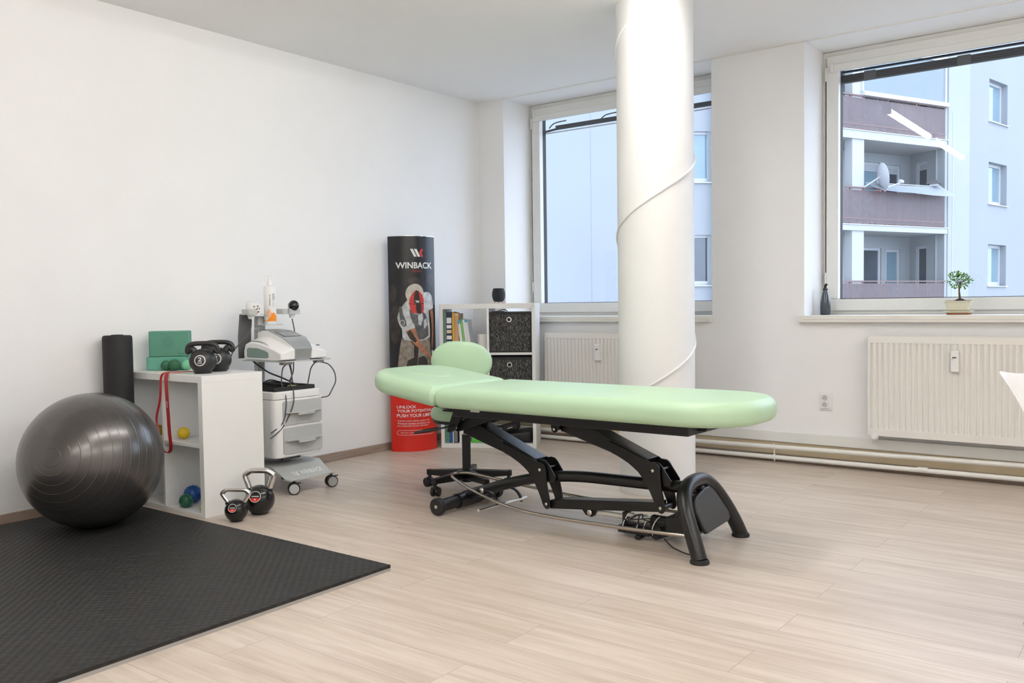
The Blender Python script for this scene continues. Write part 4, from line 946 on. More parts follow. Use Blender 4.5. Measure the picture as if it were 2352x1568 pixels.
mb = MB(); mb.add([onband(-4.446, 3.447, .0016), onband(-4.446, 3.561, .0016), onband(-4.358, 3.564, .0016), onband(-4.358, 3.444, .0016)], [(0,1,2,3)]); D('screen', mb, mat('lcd_screen', (.36, .38, .38), .12, spec=.8), smooth=False)
mb = MB(); mb.box(-4.30, -4.285, 3.64, 3.655, .874, .880); D('side_button', mb, M_screen)

# bottle of lotion
t = thing('pump_bottle', 'white pump bottle with an orange wave on its label, on the trolley holder', 'bottle', (-4.58, 3.513, 1.008))
mb = MB(); mb.lathe([(0, 0), (.036, 0), (.0385, .004), (.0385, .232), (.035, .240), (.014, .244), (.014, .262), (0, .262)], (0, 0, 0), 40); obj('bottle_body', mb, M_plast, t, sharp=50)
mb = MB(); mb.lathe([(.016, .244), (.016, .262), (.010, .275), (.0065, .280), (.005, .300), (.005, .303), (0, .303)], (0, 0, 0), 24); mb.bar((-.012, -.018, .303), (.010, .018, .305), .009, .007); obj('pump_head', mb, M_plast, t, sharp=50, bevel=.001)
va_ = math.atan2(-3.513, 4.58)
def cylmap(u, z, r=.0388): a = va_ + u/.0385; return (r*math.cos(a), r*math.sin(a), z)
def band_poly(mb, up_, lo_, u0_, u1_, r, mi, n=24):
    vs = []
    for i in range(n+1): u_ = u0_+(u1_-u0_)*i/n; vs += [cylmap(u_, lo_(u_), r), cylmap(u_, max(lo_(u_), up_(u_)), r)]
    mb.add(vs, [(2*i, 2*i+2, 2*i+3, 2*i+1) for i in range(n)], mi)
mb = MB()
M_or = mat('orange_print', (.85, .27, .01), .4); M_pe = mat('peach_print', (.80, .45, .28), .4); M_inkg = mat('grey_print', (.18, .17, .16), .5)
band_poly(mb, lambda u: .050+.018*math.sin((u+.005)*75)+u*.35, lambda u: .020, -.055, .055, .0388, 0)
band_poly(mb, lambda u: .098-((u+.008)/.017)**2*.03, lambda u: .040+((u+.008)/.017)**2*.025, -.024, .008, .0390, 1)
text_mb(mb, 'WINBACK', lambda x, y: cylmap(-y+.004, x+.115, .0390), .03, mi=2, fit=(.075, .0085))
for k in range(5): band_poly(mb, lambda u: .192-k*.008, lambda u: .188-k*.008, .014, .034-.002*(k % 2), .0390, 2, 4)
for k in range(6): band_poly(mb, lambda u: .150-k*.007, lambda u: .1485-k*.007, .014, .034-.003*(k % 3), .0390, 2, 4)
obj('label_print', mb, [M_or, M_pe, M_inkg], t, sharp=80)

# hand pieces in the holder
t = thing('treatment_probe', 'black ball-headed handpiece standing in the right holder of the trolley', 'probe', (-4.60, 3.70, 1.075))
mb = MB(); mb.lathe([(0, -.03), (.016, -.03), (.020, -.010), (.024, 0), (.026, .05), (.024, .066), (0, .070)], (0, 0, 0), 28); obj('grip', mb, M_plast, t, sharp=50)
dv = Vector((.80, -.55, 0.0)).normalized()
mb = MB(); mb.ball(dv*.040+Vector((0, .012, .050)), .034, .034, .034, 32); obj('ball_head', mb, mat('probe_black', (.006, .006, .006), .15), t, sharp=90)
t = thing('treatment_probe', 'clear white handpiece with black and white face in the left holder of the trolley', 'probe', (-4.60, 3.385, 1.075))
mb = MB(); mb.lathe([(0, -.03), (.018, -.03), (.022, -.012), (.026, 0), (.034, .03), (.030, .062), (.018, .075), (0, .078)], (0, 0, 0), 28); obj('grip', mb, mat('milky_plastic', (.78, .78, .77), .2), t, sharp=50)
mb = MB(); c = dv*.048+Vector((.0, .035, .028)); mb.cyl(c-dv*.03, c, .036, .040, n=32); hd = obj('probe_head', mb, M_plast, t, bevel=.003)
mb = MB(); xa = Vector((-dv.y, dv.x, 0))
for px, pz, sw, sh_ in ((-.012, .018, .012, .008), (.010, .020, .010, .010), (-.016, .002, .014, .007), (.004, .002, .016, .009), (.019, .006, .006, .012), (-.010, -.014, .016, .008), (.012, -.015, .014, .010), (-.022, -.012, .007, .007), (0, -.028, .014, .005)):
    mb.obox(c+dv*.0008+xa*px+Vector((0, 0, pz)), (sw, .001, sh_), Matrix((xa, dv, Vector((0, 0, 1)))).transposed() @ rot('Y', random.uniform(-25, 25)))
obj('face_print', mb, M_inkg, hd)

# accessory tray
t = thing('accessory_tray', 'black foam accessory tray lying on top of the trolley drawers', 'tray', (-4.45, 3.45, .6125))
mb = MB(); x0, x1, y0, y1 = -4.62, -4.275, 3.295, 3.60
mb.box(x0, x1, y0, y1, .613, .622); mb.box(x0, x1, y0, y0+.02, .622, .636); mb.box(x0, x1, y1-.02, y1, .622, .636); mb.box(x0, x0+.02, y0+.02, y1-.02, .622, .636); mb.box(x1-.02, x1, y0+.02, y1-.02, .622, .636)
mb.box(x0+.02, x1-.02, 3.385, 3.40, .622, .636); mb.box(x0+.02, x1-.02, 3.49, 3.505, .622, .636); mb.box(-4.46, -4.445, y0+.02, 3.385, .622, .636); mb.box(-4.40, -4.385, 3.505, y1-.02, .622, .636)
obj('tray_foam', mb, M_rubber, t, world=True)
mb = MB(); mb.box(-4.35, -4.30, 3.45, 3.48, .623, .638); obj('gold_insert', mb, mat('gold_insert', (.5, .46, .16), .4), t, world=True)
# cables
def cable(name, pts, lab, r=.0038, m=M_cable):
    mb = MB(); mb.tube(crom(pts, 8), r, 8); return tag(obj(name, mb, m), lab, 'cable')
cable('cable', [(-4.60, 3.70, 1.040), (-4.59, 3.71, .95), (-4.60, 3.715, .85), (-4.62, 3.72, .80), (-4.60, 3.70, .70), (-4.52, 3.60, .642)], 'thin grey cable hanging straight down from the black ball handpiece')
cable('cable', [(-4.60, 3.385, 1.04), (-4.57, 3.35, .97), (-4.60, 3.30, .90), (-4.64, 3.27, .84), (-4.66, 3.25, .74), (-4.67, 3.24, .60), (-4.66, 3.25, .50)], 'grey cable hanging behind the trolley next to the shelf with kettlebells')
cable('cable', [(-4.34, 3.45, .770), (-4.32, 3.40, .752), (-4.30, 3.372, .71), (-4.30, 3.37, .65), (-4.258, 3.365, .58), (-4.245, 3.352, .50), (-4.262, 3.335, .42), (-4.285, 3.27, .370)], 'grey cable looping from under the console down past the drawers to the shelf side')
cable('cable', [(-4.33, 3.46, .765), (-4.31, 3.455, .70), (-4.31, 3.44, .645), (-4.262, 3.425, .610), (-4.24, 3.40, .52), (-4.262, 3.34, .40), (-4.27, 3.255, .34)], 'second grey cable running down the front of the trolley, left of the drawers')
cable('cable', [(-4.34, 3.69, .768), (-4.32, 3.645, .765), (-4.31, 3.605, .735), (-4.31, 3.59, .69), (-4.32, 3.585, .640)], 'grey cable curling from the right console clip down into the black tray')
cable('cable', [(-4.34, 3.695, .768), (-4.31, 3.745, .750), (-4.29, 3.775, .70), (-4.28, 3.775, .64), (-4.27, 3.735, .59), (-4.266, 3.70, .555), (-4.28, 3.655, .548)], 'grey cable hanging in a wide loop right of the drawers')
cable('cable', [(-4.56, 3.352, .79), (-4.52, 3.375, .755), (-4.46, 3.40, .715), (-4.40, 3.43, .69), (-4.35, 3.46, .665), (-4.32, 3.49, .642)], 'black cable crossing diagonally from the console down to the tray', .0048, M_cableb)
cable('cable', [(-4.40, 3.50, .785), (-4.38, 3.505, .72), (-4.36, 3.50, .645)], 'short grey cable dropping from under the middle of the console into the tray')
cable('cable', [(-4.44, 3.33, .645), (-4.42, 3.35, .668), (-4.38, 3.36, .675), (-4.33, 3.38, .665), (-4.31, 3.44, .650), (-4.36, 3.47, .648), (-4.42, 3.42, .660), (-4.46, 3.36, .655), (-4.42, 3.33, .662), (-4.36, 3.35, .655), (-4.31, 3.40, .648)], 'coiled black cable lying on the left end of the tray', .0045, M_cableb)

# ================================================================== ADVERTISING TOTEM
bx0, by0 = -4.805, 4.785; ba = math.atan2(5.090-4.785, -4.610+4.805); BW = math.hypot(5.090-4.785, -4.610+4.805)
t = thing('advertising_totem', 'tall curved black and red advertising stand with a printed golfer beside the bookshelf', 'advertising stand', (bx0, by0, 0), ba)
BH = 1.640
def bz_(u): return -.085*(1-(2*u/BW-1)**2)
def bmap(u, z, off=0.0): return (u, bz_(u)-off, z)
NB = 40
def bpanel(z0, z1):
    mb = MB(); f = [(BW*i/NB, bz_(BW*i/NB)) for i in range(NB+1)]; b = [(x, -y*.45+.003) for x, y in reversed(f)]
    mb.prism(f+b[1:-1] if False else f+b, 'z', z0, z1); return mb
obj('red_panel', bpanel(0, .50), M_red, t, sharp=50); obj('black_panel', bpanel(.50, BH), M_blkprint, t, sharp=50)
px2u = lambda x, y: ((x-(895+.0142*(y-545)))/103.0)*BW
px2z = lambda y: BH-(y-544)*BH/492.5
def C1(X, Y): x, y = 880+.22337*X, 530+.22337*Y; return px2u(x, y), px2z(y)
def C2(X, Y): x, y = 880+.10844*X, 880+.10844*Y; return px2u(x, y), px2z(y)
def tess(mb, poly, off, mi):
    """cut a flat polygon into narrow vertical strips so that it follows the curved panel"""
    bm = bmesh.new(); vs = [bm.verts.new((u, z, 0)) for u, z in poly]; bm.faces.new(vs); bmesh.ops.triangulate(bm, faces=bm.faces[:])
    us = [p[0] for p in poly]; n0 = int(min(us)/(BW/NB)); n1 = int(max(us)/(BW/NB))+1
    for i in range(n0, n1+1):
        bmesh.ops.bisect_plane(bm, geom=bm.verts[:]+bm.edges[:]+bm.faces[:], plane_co=(i*BW/NB, 0, 0), plane_no=(1, 0, 0))
    bm.verts.index_update(); mb.add([bmap(v.co.x, v.co.y, off) for v in bm.verts], [[v.index for v in f.verts] for f in bm.faces], mi); bm.free()
mats_g = [mat('print_shirt', (.50, .52, .53), .4, var=.25, vscale=25), mat('print_shirt_dark', (.10, .10, .105), .4, var=.4, vscale=25), mat('print_skin', (.36, .15, .08), .4, var=.3, vscale=30), mat('print_trousers', (.22, .19, .155), .4, var=.4, vscale=30),
          mat('print_cap', (.50, .47, .41), .4, var=.15, vscale=30), mat('print_capred', (.50, .025, .02), .4, var=.2, vscale=30), mat('print_dark', (.022, .018, .016), .35), mat('print_white', (.75, .75, .74), .4), mat('print_smoke', (.035, .026, .022), .35, var=.5, vscale=14), mat('print_red', (.62, .03, .02), .4)]
mb = MB()
def G(pts, mi, off): tess(mb, [C1(*p) for p in pts], off, mi)
def EL(cx_, cy_, rx, ry, mi, off, a0=0, a1=360, n=22):
    G([(cx_+rx*math.cos(R(a0+(a1-a0)*i/n)), cy_+ry*math.sin(R(a0+(a1-a0)*i/n))) for i in range(n)], mi, off)
EL(300, 520, 60, 40, 8, .0005); EL(110, 640, 30, 90, 8, .0005); EL(130, 960, 45, 200, 8, .0005); EL(480, 500, 40, 60, 8, .0005)
G([(185,1105),(170,1200),(160,1300),(150,1400),(148,1480),(330,1480),(338,1380),(345,1305),(400,1288),(440,1330),(450,1400),(452,1480),(492,1480),(490,1360),(480,1240),(468,1110),(330,1120)], 3, .0010)
G([(332,1480),(338,1400),(346,1318),(398,1294),(434,1335),(446,1400),(450,1480)], 6, .0014)
G([(262,1130),(300,1180),(330,1240),(300,1300),(240,1330),(205,1480),(320,1480),(338,1330),(345,1200),(330,1120)], 6, .0013)
G([(330,655),(285,680),(245,702),(215,740),(190,775),(165,820),(152,862),(148,895),(155,935),(170,975),(188,1008),(205,1028),(190,1045),(192,1090),(208,1118),(270,1130),(340,1133),(420,1120),(470,1100),(472,1020),(468,960),(462,880),(458,822),(485,812),(513,798),(508,740),(500,700),(490,665),(472,642),(450,632),(425,632),(400,636)], 0, .0016)
G([(300,850),(340,860),(400,838),(425,870),(440,930),(452,1000),(455,1080),(400,1115),(345,1125),(318,1080),(300,1000),(282,930),(260,860),(255,800)], 1, .0020)
G([(205,1028),(190,1005),(210,985),(262,965),(300,950),(310,1000),(260,1012)], 0, .0024)
G([(160,800),(172,770),(190,800),(200,860),(225,930),(232,975),(200,985),(178,970),(170,900)], 1, .0022)
G([(340,870),(385,850),(395,900),(370,980),(345,960)], 0, .0023); G([(400,920),(430,900),(440,970),(405,1010)], 0, .0023)
G([(218,1030),(235,1065),(262,1115),(300,1165),(345,1205),(400,1255),(440,1295),(475,1325),(500,1338),(506,1326),(492,1300),(455,1258),(410,1205),(375,1155),(345,1110),(328,1062),(318,1025),(306,998),(262,1010)], 2, .0028)
G([(262,1015),(290,1060),(330,1130),(310,1150),(262,1110),(230,1045)], 6, .0031)
G([(470,822),(490,815),(508,806),(513,880),(516,960),(513,1060),(508,1130),(503,1210),(494,1225),(490,1170),(496,1060),(492,960),(482,890)], 2, .0028)
G([(492,1232),(512,1236),(518,1262),(508,1296),(497,1285),(490,1255)], 7, .0030)
EL(310, 650, 91, 103, 4, .0026)
G([(322,612),(352,625),(385,660),(400,705),(402,745),(404,800),(395,845),(362,853),(330,852),(285,845),(262,800),(250,745),(258,700),(275,660),(300,628)], 5, .0032)
G([(322,614),(342,622),(352,660),(360,710),(370,745),(378,790),(372,852),(330,852),(320,800),(322,750),(304,742),(298,700),(305,650)], 6, .0036)
G([(250,745),(300,752),(350,750),(402,745),(402,752),(350,758),(300,760),(251,753)], 6, .0038)
for bx in (312, 326): G([(bx,718),(bx+9,718),(bx+22,740),(bx+13,740)], 7, .0040)
G([(356,718),(347,729),(356,740),(349,740),(341,729),(349,718)], 7, .0040)
for i in range(16):
    a0, a1 = 22.5*i, 22.5*(i+1)
    G([(190+r_*math.cos(R(a)), 943+r_*1.25*math.sin(R(a))) for r_, a in ((19, a0), (22, a0), (22, a1), (19, a1))], 7, .0030)
obj('golfer_print', mb, mats_g, t, smooth=False)
mb = MB()
G([(263,193),(290,193),(329,272),(302,272)], 7, .0012); G([(300,193),(327,193),(366,272),(339,272)], 7, .0012); G([(374,193),(400,193),(381,233),(399,272),(374,272),(355,233)], 9, .0012)
obj('logo', mb, mats_g, t, smooth=False)
mb = MB()
def PT(s, X0, X1, Yt, Yb, conv, bold=.0, mi=0, off=.0014):
    u0_, z1_ = conv(X0, Yt); u1_, _ = conv(X1, Yt); z0_ = conv(X0, Yb)[1]
    text_mb(mb, s, lambda x, y: bmap(u0_+x, z0_+y, off), bold, mi, fit=(u1_-u0_, z1_-z0_))
PT('WINBACK', 132, 498, 328, 392, C1, .02); PT('SPORT', 281, 386, 409, 431, C1, .01, 1)
dimr = mat('dim_red_print', (.30, .02, .015), .4)
obj('headline', mb, [M_wprint, dimr], t, smooth=False)
mb = MB()
PT('UNLOCK', 292, 655, 464, 524, C2, .012); PT('YOUR POTENTIAL,', 295, 1030, 550, 618, C2, .012); PT('PUSH YOUR LIMITS', 292, 1045, 642, 712, C2, .012)
PT('Achieve your athletic goals with', 300, 948, 772, 812, C2); PT('Winback medical innovation and', 300, 958, 826, 864, C2); PT('the expertise of your therapist.', 300, 925, 878, 918, C2)
PT('Ask for a personalized assessment', 358, 1005, 1028, 1060, C2)
# rounded outline round the last line
cc = []
for (X, Y, a0) in ((1005, 1042, -90), (345, 1042, 90)):
    for q in range(13): a = R(a0+q*15); cc.append((X+46*math.cos(a), Y+48*math.sin(a)))
full = []
for i in range(len(cc)):
    a, b = cc[i], cc[(i+1) % len(cc)]; n = max(1, int(abs(b[0]-a[0])/40))
    for q in range(n): full.append((a[0]+(b[0]-a[0])*q/n, a[1]+(b[1]-a[1])*q/n))
P = [bmap(*C2(*p), .0014) for p in full]; ol = MB(); ol.tube(P, .0013, 6, closed=True); obj('pill_outline', ol, M_wprint, t)
obj('lettering', mb, M_wprint, t, smooth=False)
mb = MB(); mb.ribbon([bmap(BW*i/NB, BH+.001, .0) for i in range(NB+1)], (0, 0, 1), .004, .003); obj('top_edge', mb, M_chrome, t)

# ================================================================== BOOKSHELF (2 x 3)
KA = R(30.0)
t = thing('cube_bookshelf', 'white two by three cube bookshelf standing askew in the corner under the left window', 'shelf', (-4.592, 5.118, 0), KA)
KW, KH, KD = .747, 1.122, .385
def kshelf(t):
    to, ti = .026, .018; 
    mb = MB(); mb.box(0, KW, 0, KD, KH-.040, KH); obj('top_board', mb, M_white, t, bevel=.0015)
    mb = MB(); mb.box(to, KW-to, 0, KD, 0, .034); obj('bottom_board', mb, M_white, t, bevel=.0015)
    for x in (0, KW-to): mb = MB(); mb.box(x, x+to, 0, KD, 0, KH-.040); obj('side_board', mb, M_white, t, bevel=.0015)
    mb = MB(); mb.box(.371, .389, .002, KD-.002, .034, KH-.040); obj('divider', mb, M_white, t, bevel=.001)
    for z in (.372, .724):
        for a, b in ((to, .371), (.389, KW-to)): mb = MB(); mb.box(a, b, .002, KD-.002, z, z+.018); obj('shelf_board', mb, M_white, t, bevel=.001)
kshelf(t)
def K(x, y, z): c, s_ = math.cos(KA), math.sin(KA); return (-4.592+x*c-y*s_, 5.118+x*s_+y*c, z)
z1_, z2_ = .742, .390
for z0, lab in ((z1_, 'black and white woven fabric storage bin in the top right compartment'), (z2_, 'black and white woven fabric storage bin in the middle right compartment, below the other')):
    b = thing('storage_bin', lab, 'storage box', K(.390, .012, z0), KA, 'woven storage bins in the bookshelf')
    H_ = .312 if z0 > .5 else .315
    mb = MB(); w1 = .325; mb.box(.004, w1, 0, .33, 0, .006); mb.box(.004, w1, 0, .006, .006, H_); mb.box(.004, w1, .324, .33, .006, H_); mb.box(.004, .010, .006, .324, .006, H_); mb.box(w1-.006, w1, .006, .324, .006, H_)
    obj('bin_body', mb, M_weave, b, bevel=.003)
    mb = MB(); mb.box(.002, w1+.002, -.002, .332, H_-.016, H_+.001); mb.box(w1-.008, w1+.002, -.002, .004, 0, H_-.016); mb.box(.002, w1+.002, -.002, .004, 0, .010); obj('black_trim', mb, M_blackp, b, bevel=.002)
    mb = MB(); mb.lathe([(.012, 0), (.019, 0), (.021, .003), (.019, .005), (.013, .005), (.012, 0)], (.155, -.001, H_-.058), 32, rot('X', 90), caps=False); g = obj('grommet', mb, M_chrome, b)
    mb = MB(); mb.lathe([(0, .0005), (.012, .0005)], (.155, -.001, H_-.058), 24, rot('X', 90)); obj('grommet_hole', mb, M_blackp, g)
    if z0 > .5:
        mb = MB(); mb.tube(crom([(.055, .01, H_), (.08, .0, H_+.012), (.115, -.002, H_+.020), (.14, .0, H_+.012), (.135, .02, H_+.002)], 6), .003, 8); mb.tube(crom([(.02, .01, H_+.002), (.07, .02, H_+.008), (.12, .02, H_+.003)], 5), .003, 6); obj('loop_handle', mb, M_cableb, b)
def book(lab, x, z0, th, h, d, col, lean=0, name='book', y=.03, spine=None, grp='books in the bookshelf'):
    b = thing(name, lab, 'book' if name == 'book' else 'binder', K(x, y, z0), KA, grp)
    b.rotation_euler = (0, R(lean), KA)
    m = mat('cover_'+name, col, .45); mb = MB(); mb.box(0, th, 0, .002, 0, h); mb.box(0, .002, .002, d, 0, h); mb.box(th-.002, th, .002, d, 0, h); obj('cover', mb, m, b, bevel=.0008)
    mb = MB(); mb.box(.002, th-.002, .002, d-.004, .003, h-.004); obj('pages', mb, mat('paper', (.78, .76, .70), .8), b)
    if spine:
        mb = MB()
        for (a0, a1, c) in spine: mb.box(.0015, th-.0015, -.0008, 0, h*a0, h*a1, c)
        obj('spine_print', mb, [M_wprint, mat('spine_cream', (.72, .55, .38), .5), mat('spine_cyan', (.05, .38, .58), .5), mat('spine_green', (.18, .55, .12), .5)], b)
    return b
book('grey green book spine at the left end of the top left compartment', .030, z1_, .018, .318, .22, (.12, .22, .18))
book('dark navy book with pale lettering near the left of the top left compartment', .050, z1_, .042, .318, .22, (.012, .03, .07), spine=[(.14, .145, 0), (.20, .28, 0), (.33, .42, 0), (.48, .56, 1), (.60, .68, 0), (.72, .86, 0)])
book('orange yellow book beside the navy one', .095, z1_, .020, .314, .21, (.66, .36, .05))
book('tan book with dark head beside the orange one', .117, z1_, .030, .306, .20, (.55, .36, .18), spine=[(.95, 1.0, 1)])
book('white slim book with cyan tip leaning left against the tan one', .166, z1_, .022, .252, .18, (.75, .76, .74), lean=-7, spine=[(.90, .99, 2), (.2, .6, 0)])
book('slim bright green book leaning beside the white ones', .192, z1_, .012, .262, .18, (.22, .60, .14), lean=-7, spine=[(.94, .99, 2)])
book('white book with green edge leaning next to the green one', .207, z1_, .016, .258, .18, (.76, .78, .74), lean=-7)
book('white book with cyan head at the right of the leaning books', .226, z1_, .024, .256, .18, (.70, .72, .74), lean=-8, spine=[(.93, 1.0, 2)])
b = thing('paper_roll', 'white paper roll standing at the right of the top left compartment', 'paper roll', K(.325, .13, z1_), 0)
mb = MB(); mb.lathe([(.018, 0), (.046, 0), (.046, .142), (.018, .142), (.018, 0)], (0, 0, 0), 36, caps=False); obj('roll', mb, mat('tissue', (.80, .79, .76), .9), b); mb = MB(); mb.lathe([(.016, .001), (.0179, .001), (.0179, .1415), (.016, .1415), (.016, .001)], (0, 0, 0), 24, caps=False); obj('core', mb, mat('cardboard', (.40, .30, .20), .9), b)
book('grey green ring binder at the left of the bottom left compartment', .030, .034, .032, .30, .26, (.08, .22, .16), name='binder', grp='binders at the bottom of the bookshelf')
book('royal blue folder in the bottom left compartment', .064, .034, .020, .31, .25, (.015, .08, .30), name='binder', grp='binders at the bottom of the bookshelf')
book('white folder in the bottom left compartment', .086, .034, .008, .29, .24, (.78, .78, .78), name='binder', grp='binders at the bottom of the bookshelf')
b = book('black spiral bound notebook in the bottom left compartment', .097, .034, .030, .30, .22, (.015, .015, .017), name='notebook', grp='binders at the bottom of the bookshelf'); b['category'] = 'notebook'
mb = MB()
for k in range(20): mb.tube([(.015+.012*math.cos(a), -.004, .012+k*.0142+.0045*math.sin(a)) for a in [2*PI*i/10 for i in range(10)]], .0012, 5, closed=True)
obj('spiral', mb, M_wprint, b)
b = thing('white_box', 'small white carton in the bottom left compartment behind the stool column', 'box', K(.135, .05, .034), KA); mb = MB(); mb.box(0, .075, 0, .15, 0, .20); obj('carton', mb, M_plast, b, bevel=.002); mb = MB(); mb.box(-.001, .076, -.001, .151, .14, .143); obj('lid_edge', mb, M_lgrey, b)
b = thing('green_box', 'bright green plastic box lid in the bottom left compartment', 'box', K(.225, .06, .034), KA); mb = MB(); mb.prism([(0, 0), (.10, 0), (.135, .03), (.12, .065), (.01, .07)], 'y', 0, .12); obj('box_body', mb, mat('lime_plastic', (.10, .55, .05), .3), b, bevel=.004); mb = MB(); mb.box(.02, .08, -.002, 0, .03, .045); obj('latch', mb, M_plast, b)
b = thing('teal_pouch', 'pale teal pouch at the right of the bottom left compartment', 'pouch', K(.325, .10, .034), KA); mb = MB(); mb.ball((0, 0, .05), .036, .06, .05, 24); obj('pouch_body', mb, mat('teal_cloth', (.12, .50, .42), .7), b, sharp=80); mb = MB(); mb.bar((-.02, -.03, .098), (.02, .03, .098), .004, .006); obj('zip', mb, M_plast, b)
b = thing('folded_bag', 'black folded sports bag lying in the bottom right compartment', 'bag', K(.395, .03, .034), KA)
mb = MB(); mb.cushion(.155, .12, (.03, .03, .03, .03), 0, .075, .02, lambda p: Vector((p.x+.158, p.y+.13, p.z*(1+.25*math.sin(p.x*14))))); obj('bag_body', mb, M_blackp, b, sharp=60)
mb = MB(); mb.cushion(.10, .09, (.03, .03, .03, .03), 0, .055, .02, lambda p: Vector((p.x+.105, p.y+.12, p.z+.078+.02*math.sin(p.x*25)))); obj('flap', mb, M_rubber, b, sharp=60)
mb = MB(); mb.bar((.05, .028, .118), (.075, .028, .108), .012, .004); mb.bar((.12, .028, .110), (.16, .026, .124), .012, .004); obj('reflective_tag', mb, M_wprint2, b)
# speaker
b = thing('round_speaker', 'small dark mesh speaker on three copper feet on top of the bookshelf', 'speaker', K(.446, .16, KH), 0)
M_mesh = mat('speaker_mesh', (.022, .024, .028), .55, bump=.9, bscale=420)
mb = MB(); mb.lathe([(0, .012), (.030, .012), (.042, .022), (.050, .045), (.0525, .065), (.050, .092), (.043, .112), (.0, .112)], (0, 0, 0), 40); obj('mesh_body', mb, M_mesh, b, sharp=40)
mb = MB(); mb.lathe([(0, .112), (.043, .112), (.044, .115), (.040, .118), (0, .116)], (0, 0, 0), 40); obj('top_ring', mb, M_blackp, b)
for k in range(3):
    a = R(10+120*k); mb = MB(); mb.cyl((.030*math.cos(a), .030*math.sin(a), .020), (.040*math.cos(a), .040*math.sin(a), 0), .005, .0035, n=10); obj('foot', mb, M_copper, b)

# ================================================================== WINDOW SILL
b = thing('glass_bottle', 'slim dark slate coloured bottle in the left corner of the right window sill', 'bottle', (-1.968, 6.20, 1.0105))
mb = MB(); mb.lathe([(0, 0), (.030, 0), (.034, .004), (.035, .05), (.0335, .09), (.027, .125), (.019, .155), (.0145, .175), (.013, .186), (0, .186)], (0, 0, 0), 36); obj('bottle_body', mb, M_bottle, b, sharp=60)
mb = MB(); mb.lathe([(.0135, .170), (.0165, .172), (.0165, .182), (.0135, .184)], (0, 0, 0), 24); obj('neck_ring', mb, M_blackp, b)
mb = MB(); mb.lathe([(.010, .182), (.0115, .19), (.0095, .205), (0, .207)], (0, 0, 0), 20); mb.ball((.006, -.002, .207), .012, .010, .010, 16); obj('stopper', mb, M_blackm, b)
mb = MB(); mb.tube(crom([(.008, -.012, .176), (.015, -.010, .195), (.016, -.004, .210), (.006, .0, .219), (-.008, .002, .210)], 5), .0013, 6); obj('wire_clip', mb, M_chrome, b)
b = thing('bonsai_pot', 'small bonsai tree in a cream glazed pot on the right window sill', 'bonsai', (-1.117, 6.15, 1.0105))
mb = MB(); mb.cushion(.066, .045, (.012,)*4, 0, .010, .003, lambda p: p, k=5); obj('saucer_base', mb, M_terra, b)
mb = MB()
def potfn(z0, z1, a0, a1, ex=1):
    def f(p): q = (p.z-z0)/(z1-z0); s_ = a0+(a1-a0)*q; return Vector((p.x*s_, p.y*s_, p.z))
    return f
mb.cushion(.070, .048, (.012,)*4, .010, .024, .003, lambda p: Vector((p.x*(1+.18*max(0, (p.z-.010)/.014)), p.y*(1+.18*max(0, (p.z-.010)/.014)), p.z)), k=5); obj('saucer', mb, M_pot, b)
mb = MB(); mb.cushion(.062, .040, (.012,)*4, .026, .083, .002, lambda p: Vector((p.x*(1+.24*(p.z-.026)/.057), p.y*(1+.24*(p.z-.026)/.057), p.z)), k=5, rbot=.003); mb.cushion(.081, .055, (.012,)*4, .078, .086, .002, k=5); obj('pot', mb, M_pot, b)
mb = MB(); mb.cushion(.060, .038, (.012,)*4, .024, .028, .001, k=4); mb.lathe([(.001, 0), (.0015, .002)], (0, -.05, .05), 6); obj('pot_foot', mb, M_terra, b)
mb = MB()
mb.cushion(.072, .046, (.012,)*4, .084, .0885, .002, k=4); mb.lathe([(.045, .086), (.030, .091), (.014, .100), (0, .104)], (.006, 0, 0), 20); obj('soil', mb, M_soil, b, sharp=80)
rr = random.Random(11)
mb = MB(); tr = crom([(.006, 0, .092), (.003, 0, .120), (.0, .002, .150), (.003, 0, .180), (.006, 0, .205)], 4); mb.tube(tr, [.0075-.0003*i for i in range(len(tr))], 10)
for k in range(9):
    a = k*2.4; e_ = Vector((.045*math.cos(a), .035*math.sin(a), .205+.035*rr.random())); mb.tube(crom([(.003, 0, .165+.004*k), tuple(e_*.5+Vector((0, 0, .095))), tuple(e_)], 4), [.0026, .0024, .002, .0018, .0015, .0013, .0012, .001, .0008][:9], 6)
obj('trunk', mb, M_bark, b, sharp=80)
mb = MB()
for k in range(330):
    while True:
        v = Vector((rr.uniform(-1, 1), rr.uniform(-1, 1), rr.uniform(-1, 1)))
        if .25 < v.length < 1: break
    p = Vector((v.x*.070, v.y*.055, v.z*.052+.222 - abs(v.x)*.012)); p += Vector((noise.noise(p*40), noise.noise(p*40+Vector((9, 0, 0))), 0))*.012
    d = (p-Vector((0, 0, .20))).normalized()+Vector((rr.uniform(-.6, .6), rr.uniform(-.6, .6), rr.uniform(-.5, .3))); d.normalize(); s_ = d.cross(Vector((rr.uniform(-1, 1), rr.uniform(-1, 1), 1))).normalized(); n_ = d.cross(s_); L = rr.uniform(.012, .019); w_ = L*.30
    mb.add([p, p+d*L*.35+s_*w_+n_*.001, p+d*L*.75+s_*w_*.75, p+d*L, p+d*L*.75-s_*w_*.75, p+d*L*.35-s_*w_+n_*.001, p+d*L*.5-n_*.002], [(0,1,6), (1,2,6), (2,3,6), (3,4,6), (4,5,6), (5,0,6)])
obj('foliage', mb, M_leaf, b, sharp=180)

# ================================================================== CHAIR at the right edge
b = thing('shell_chair', 'white plastic shell chair with beech legs cut off by the right edge of the picture', 'chair', (-.130, 3.347, 0), R(35))
M_shell = mat('chair_shell', (.86, .86, .87), .25, coat=.2)
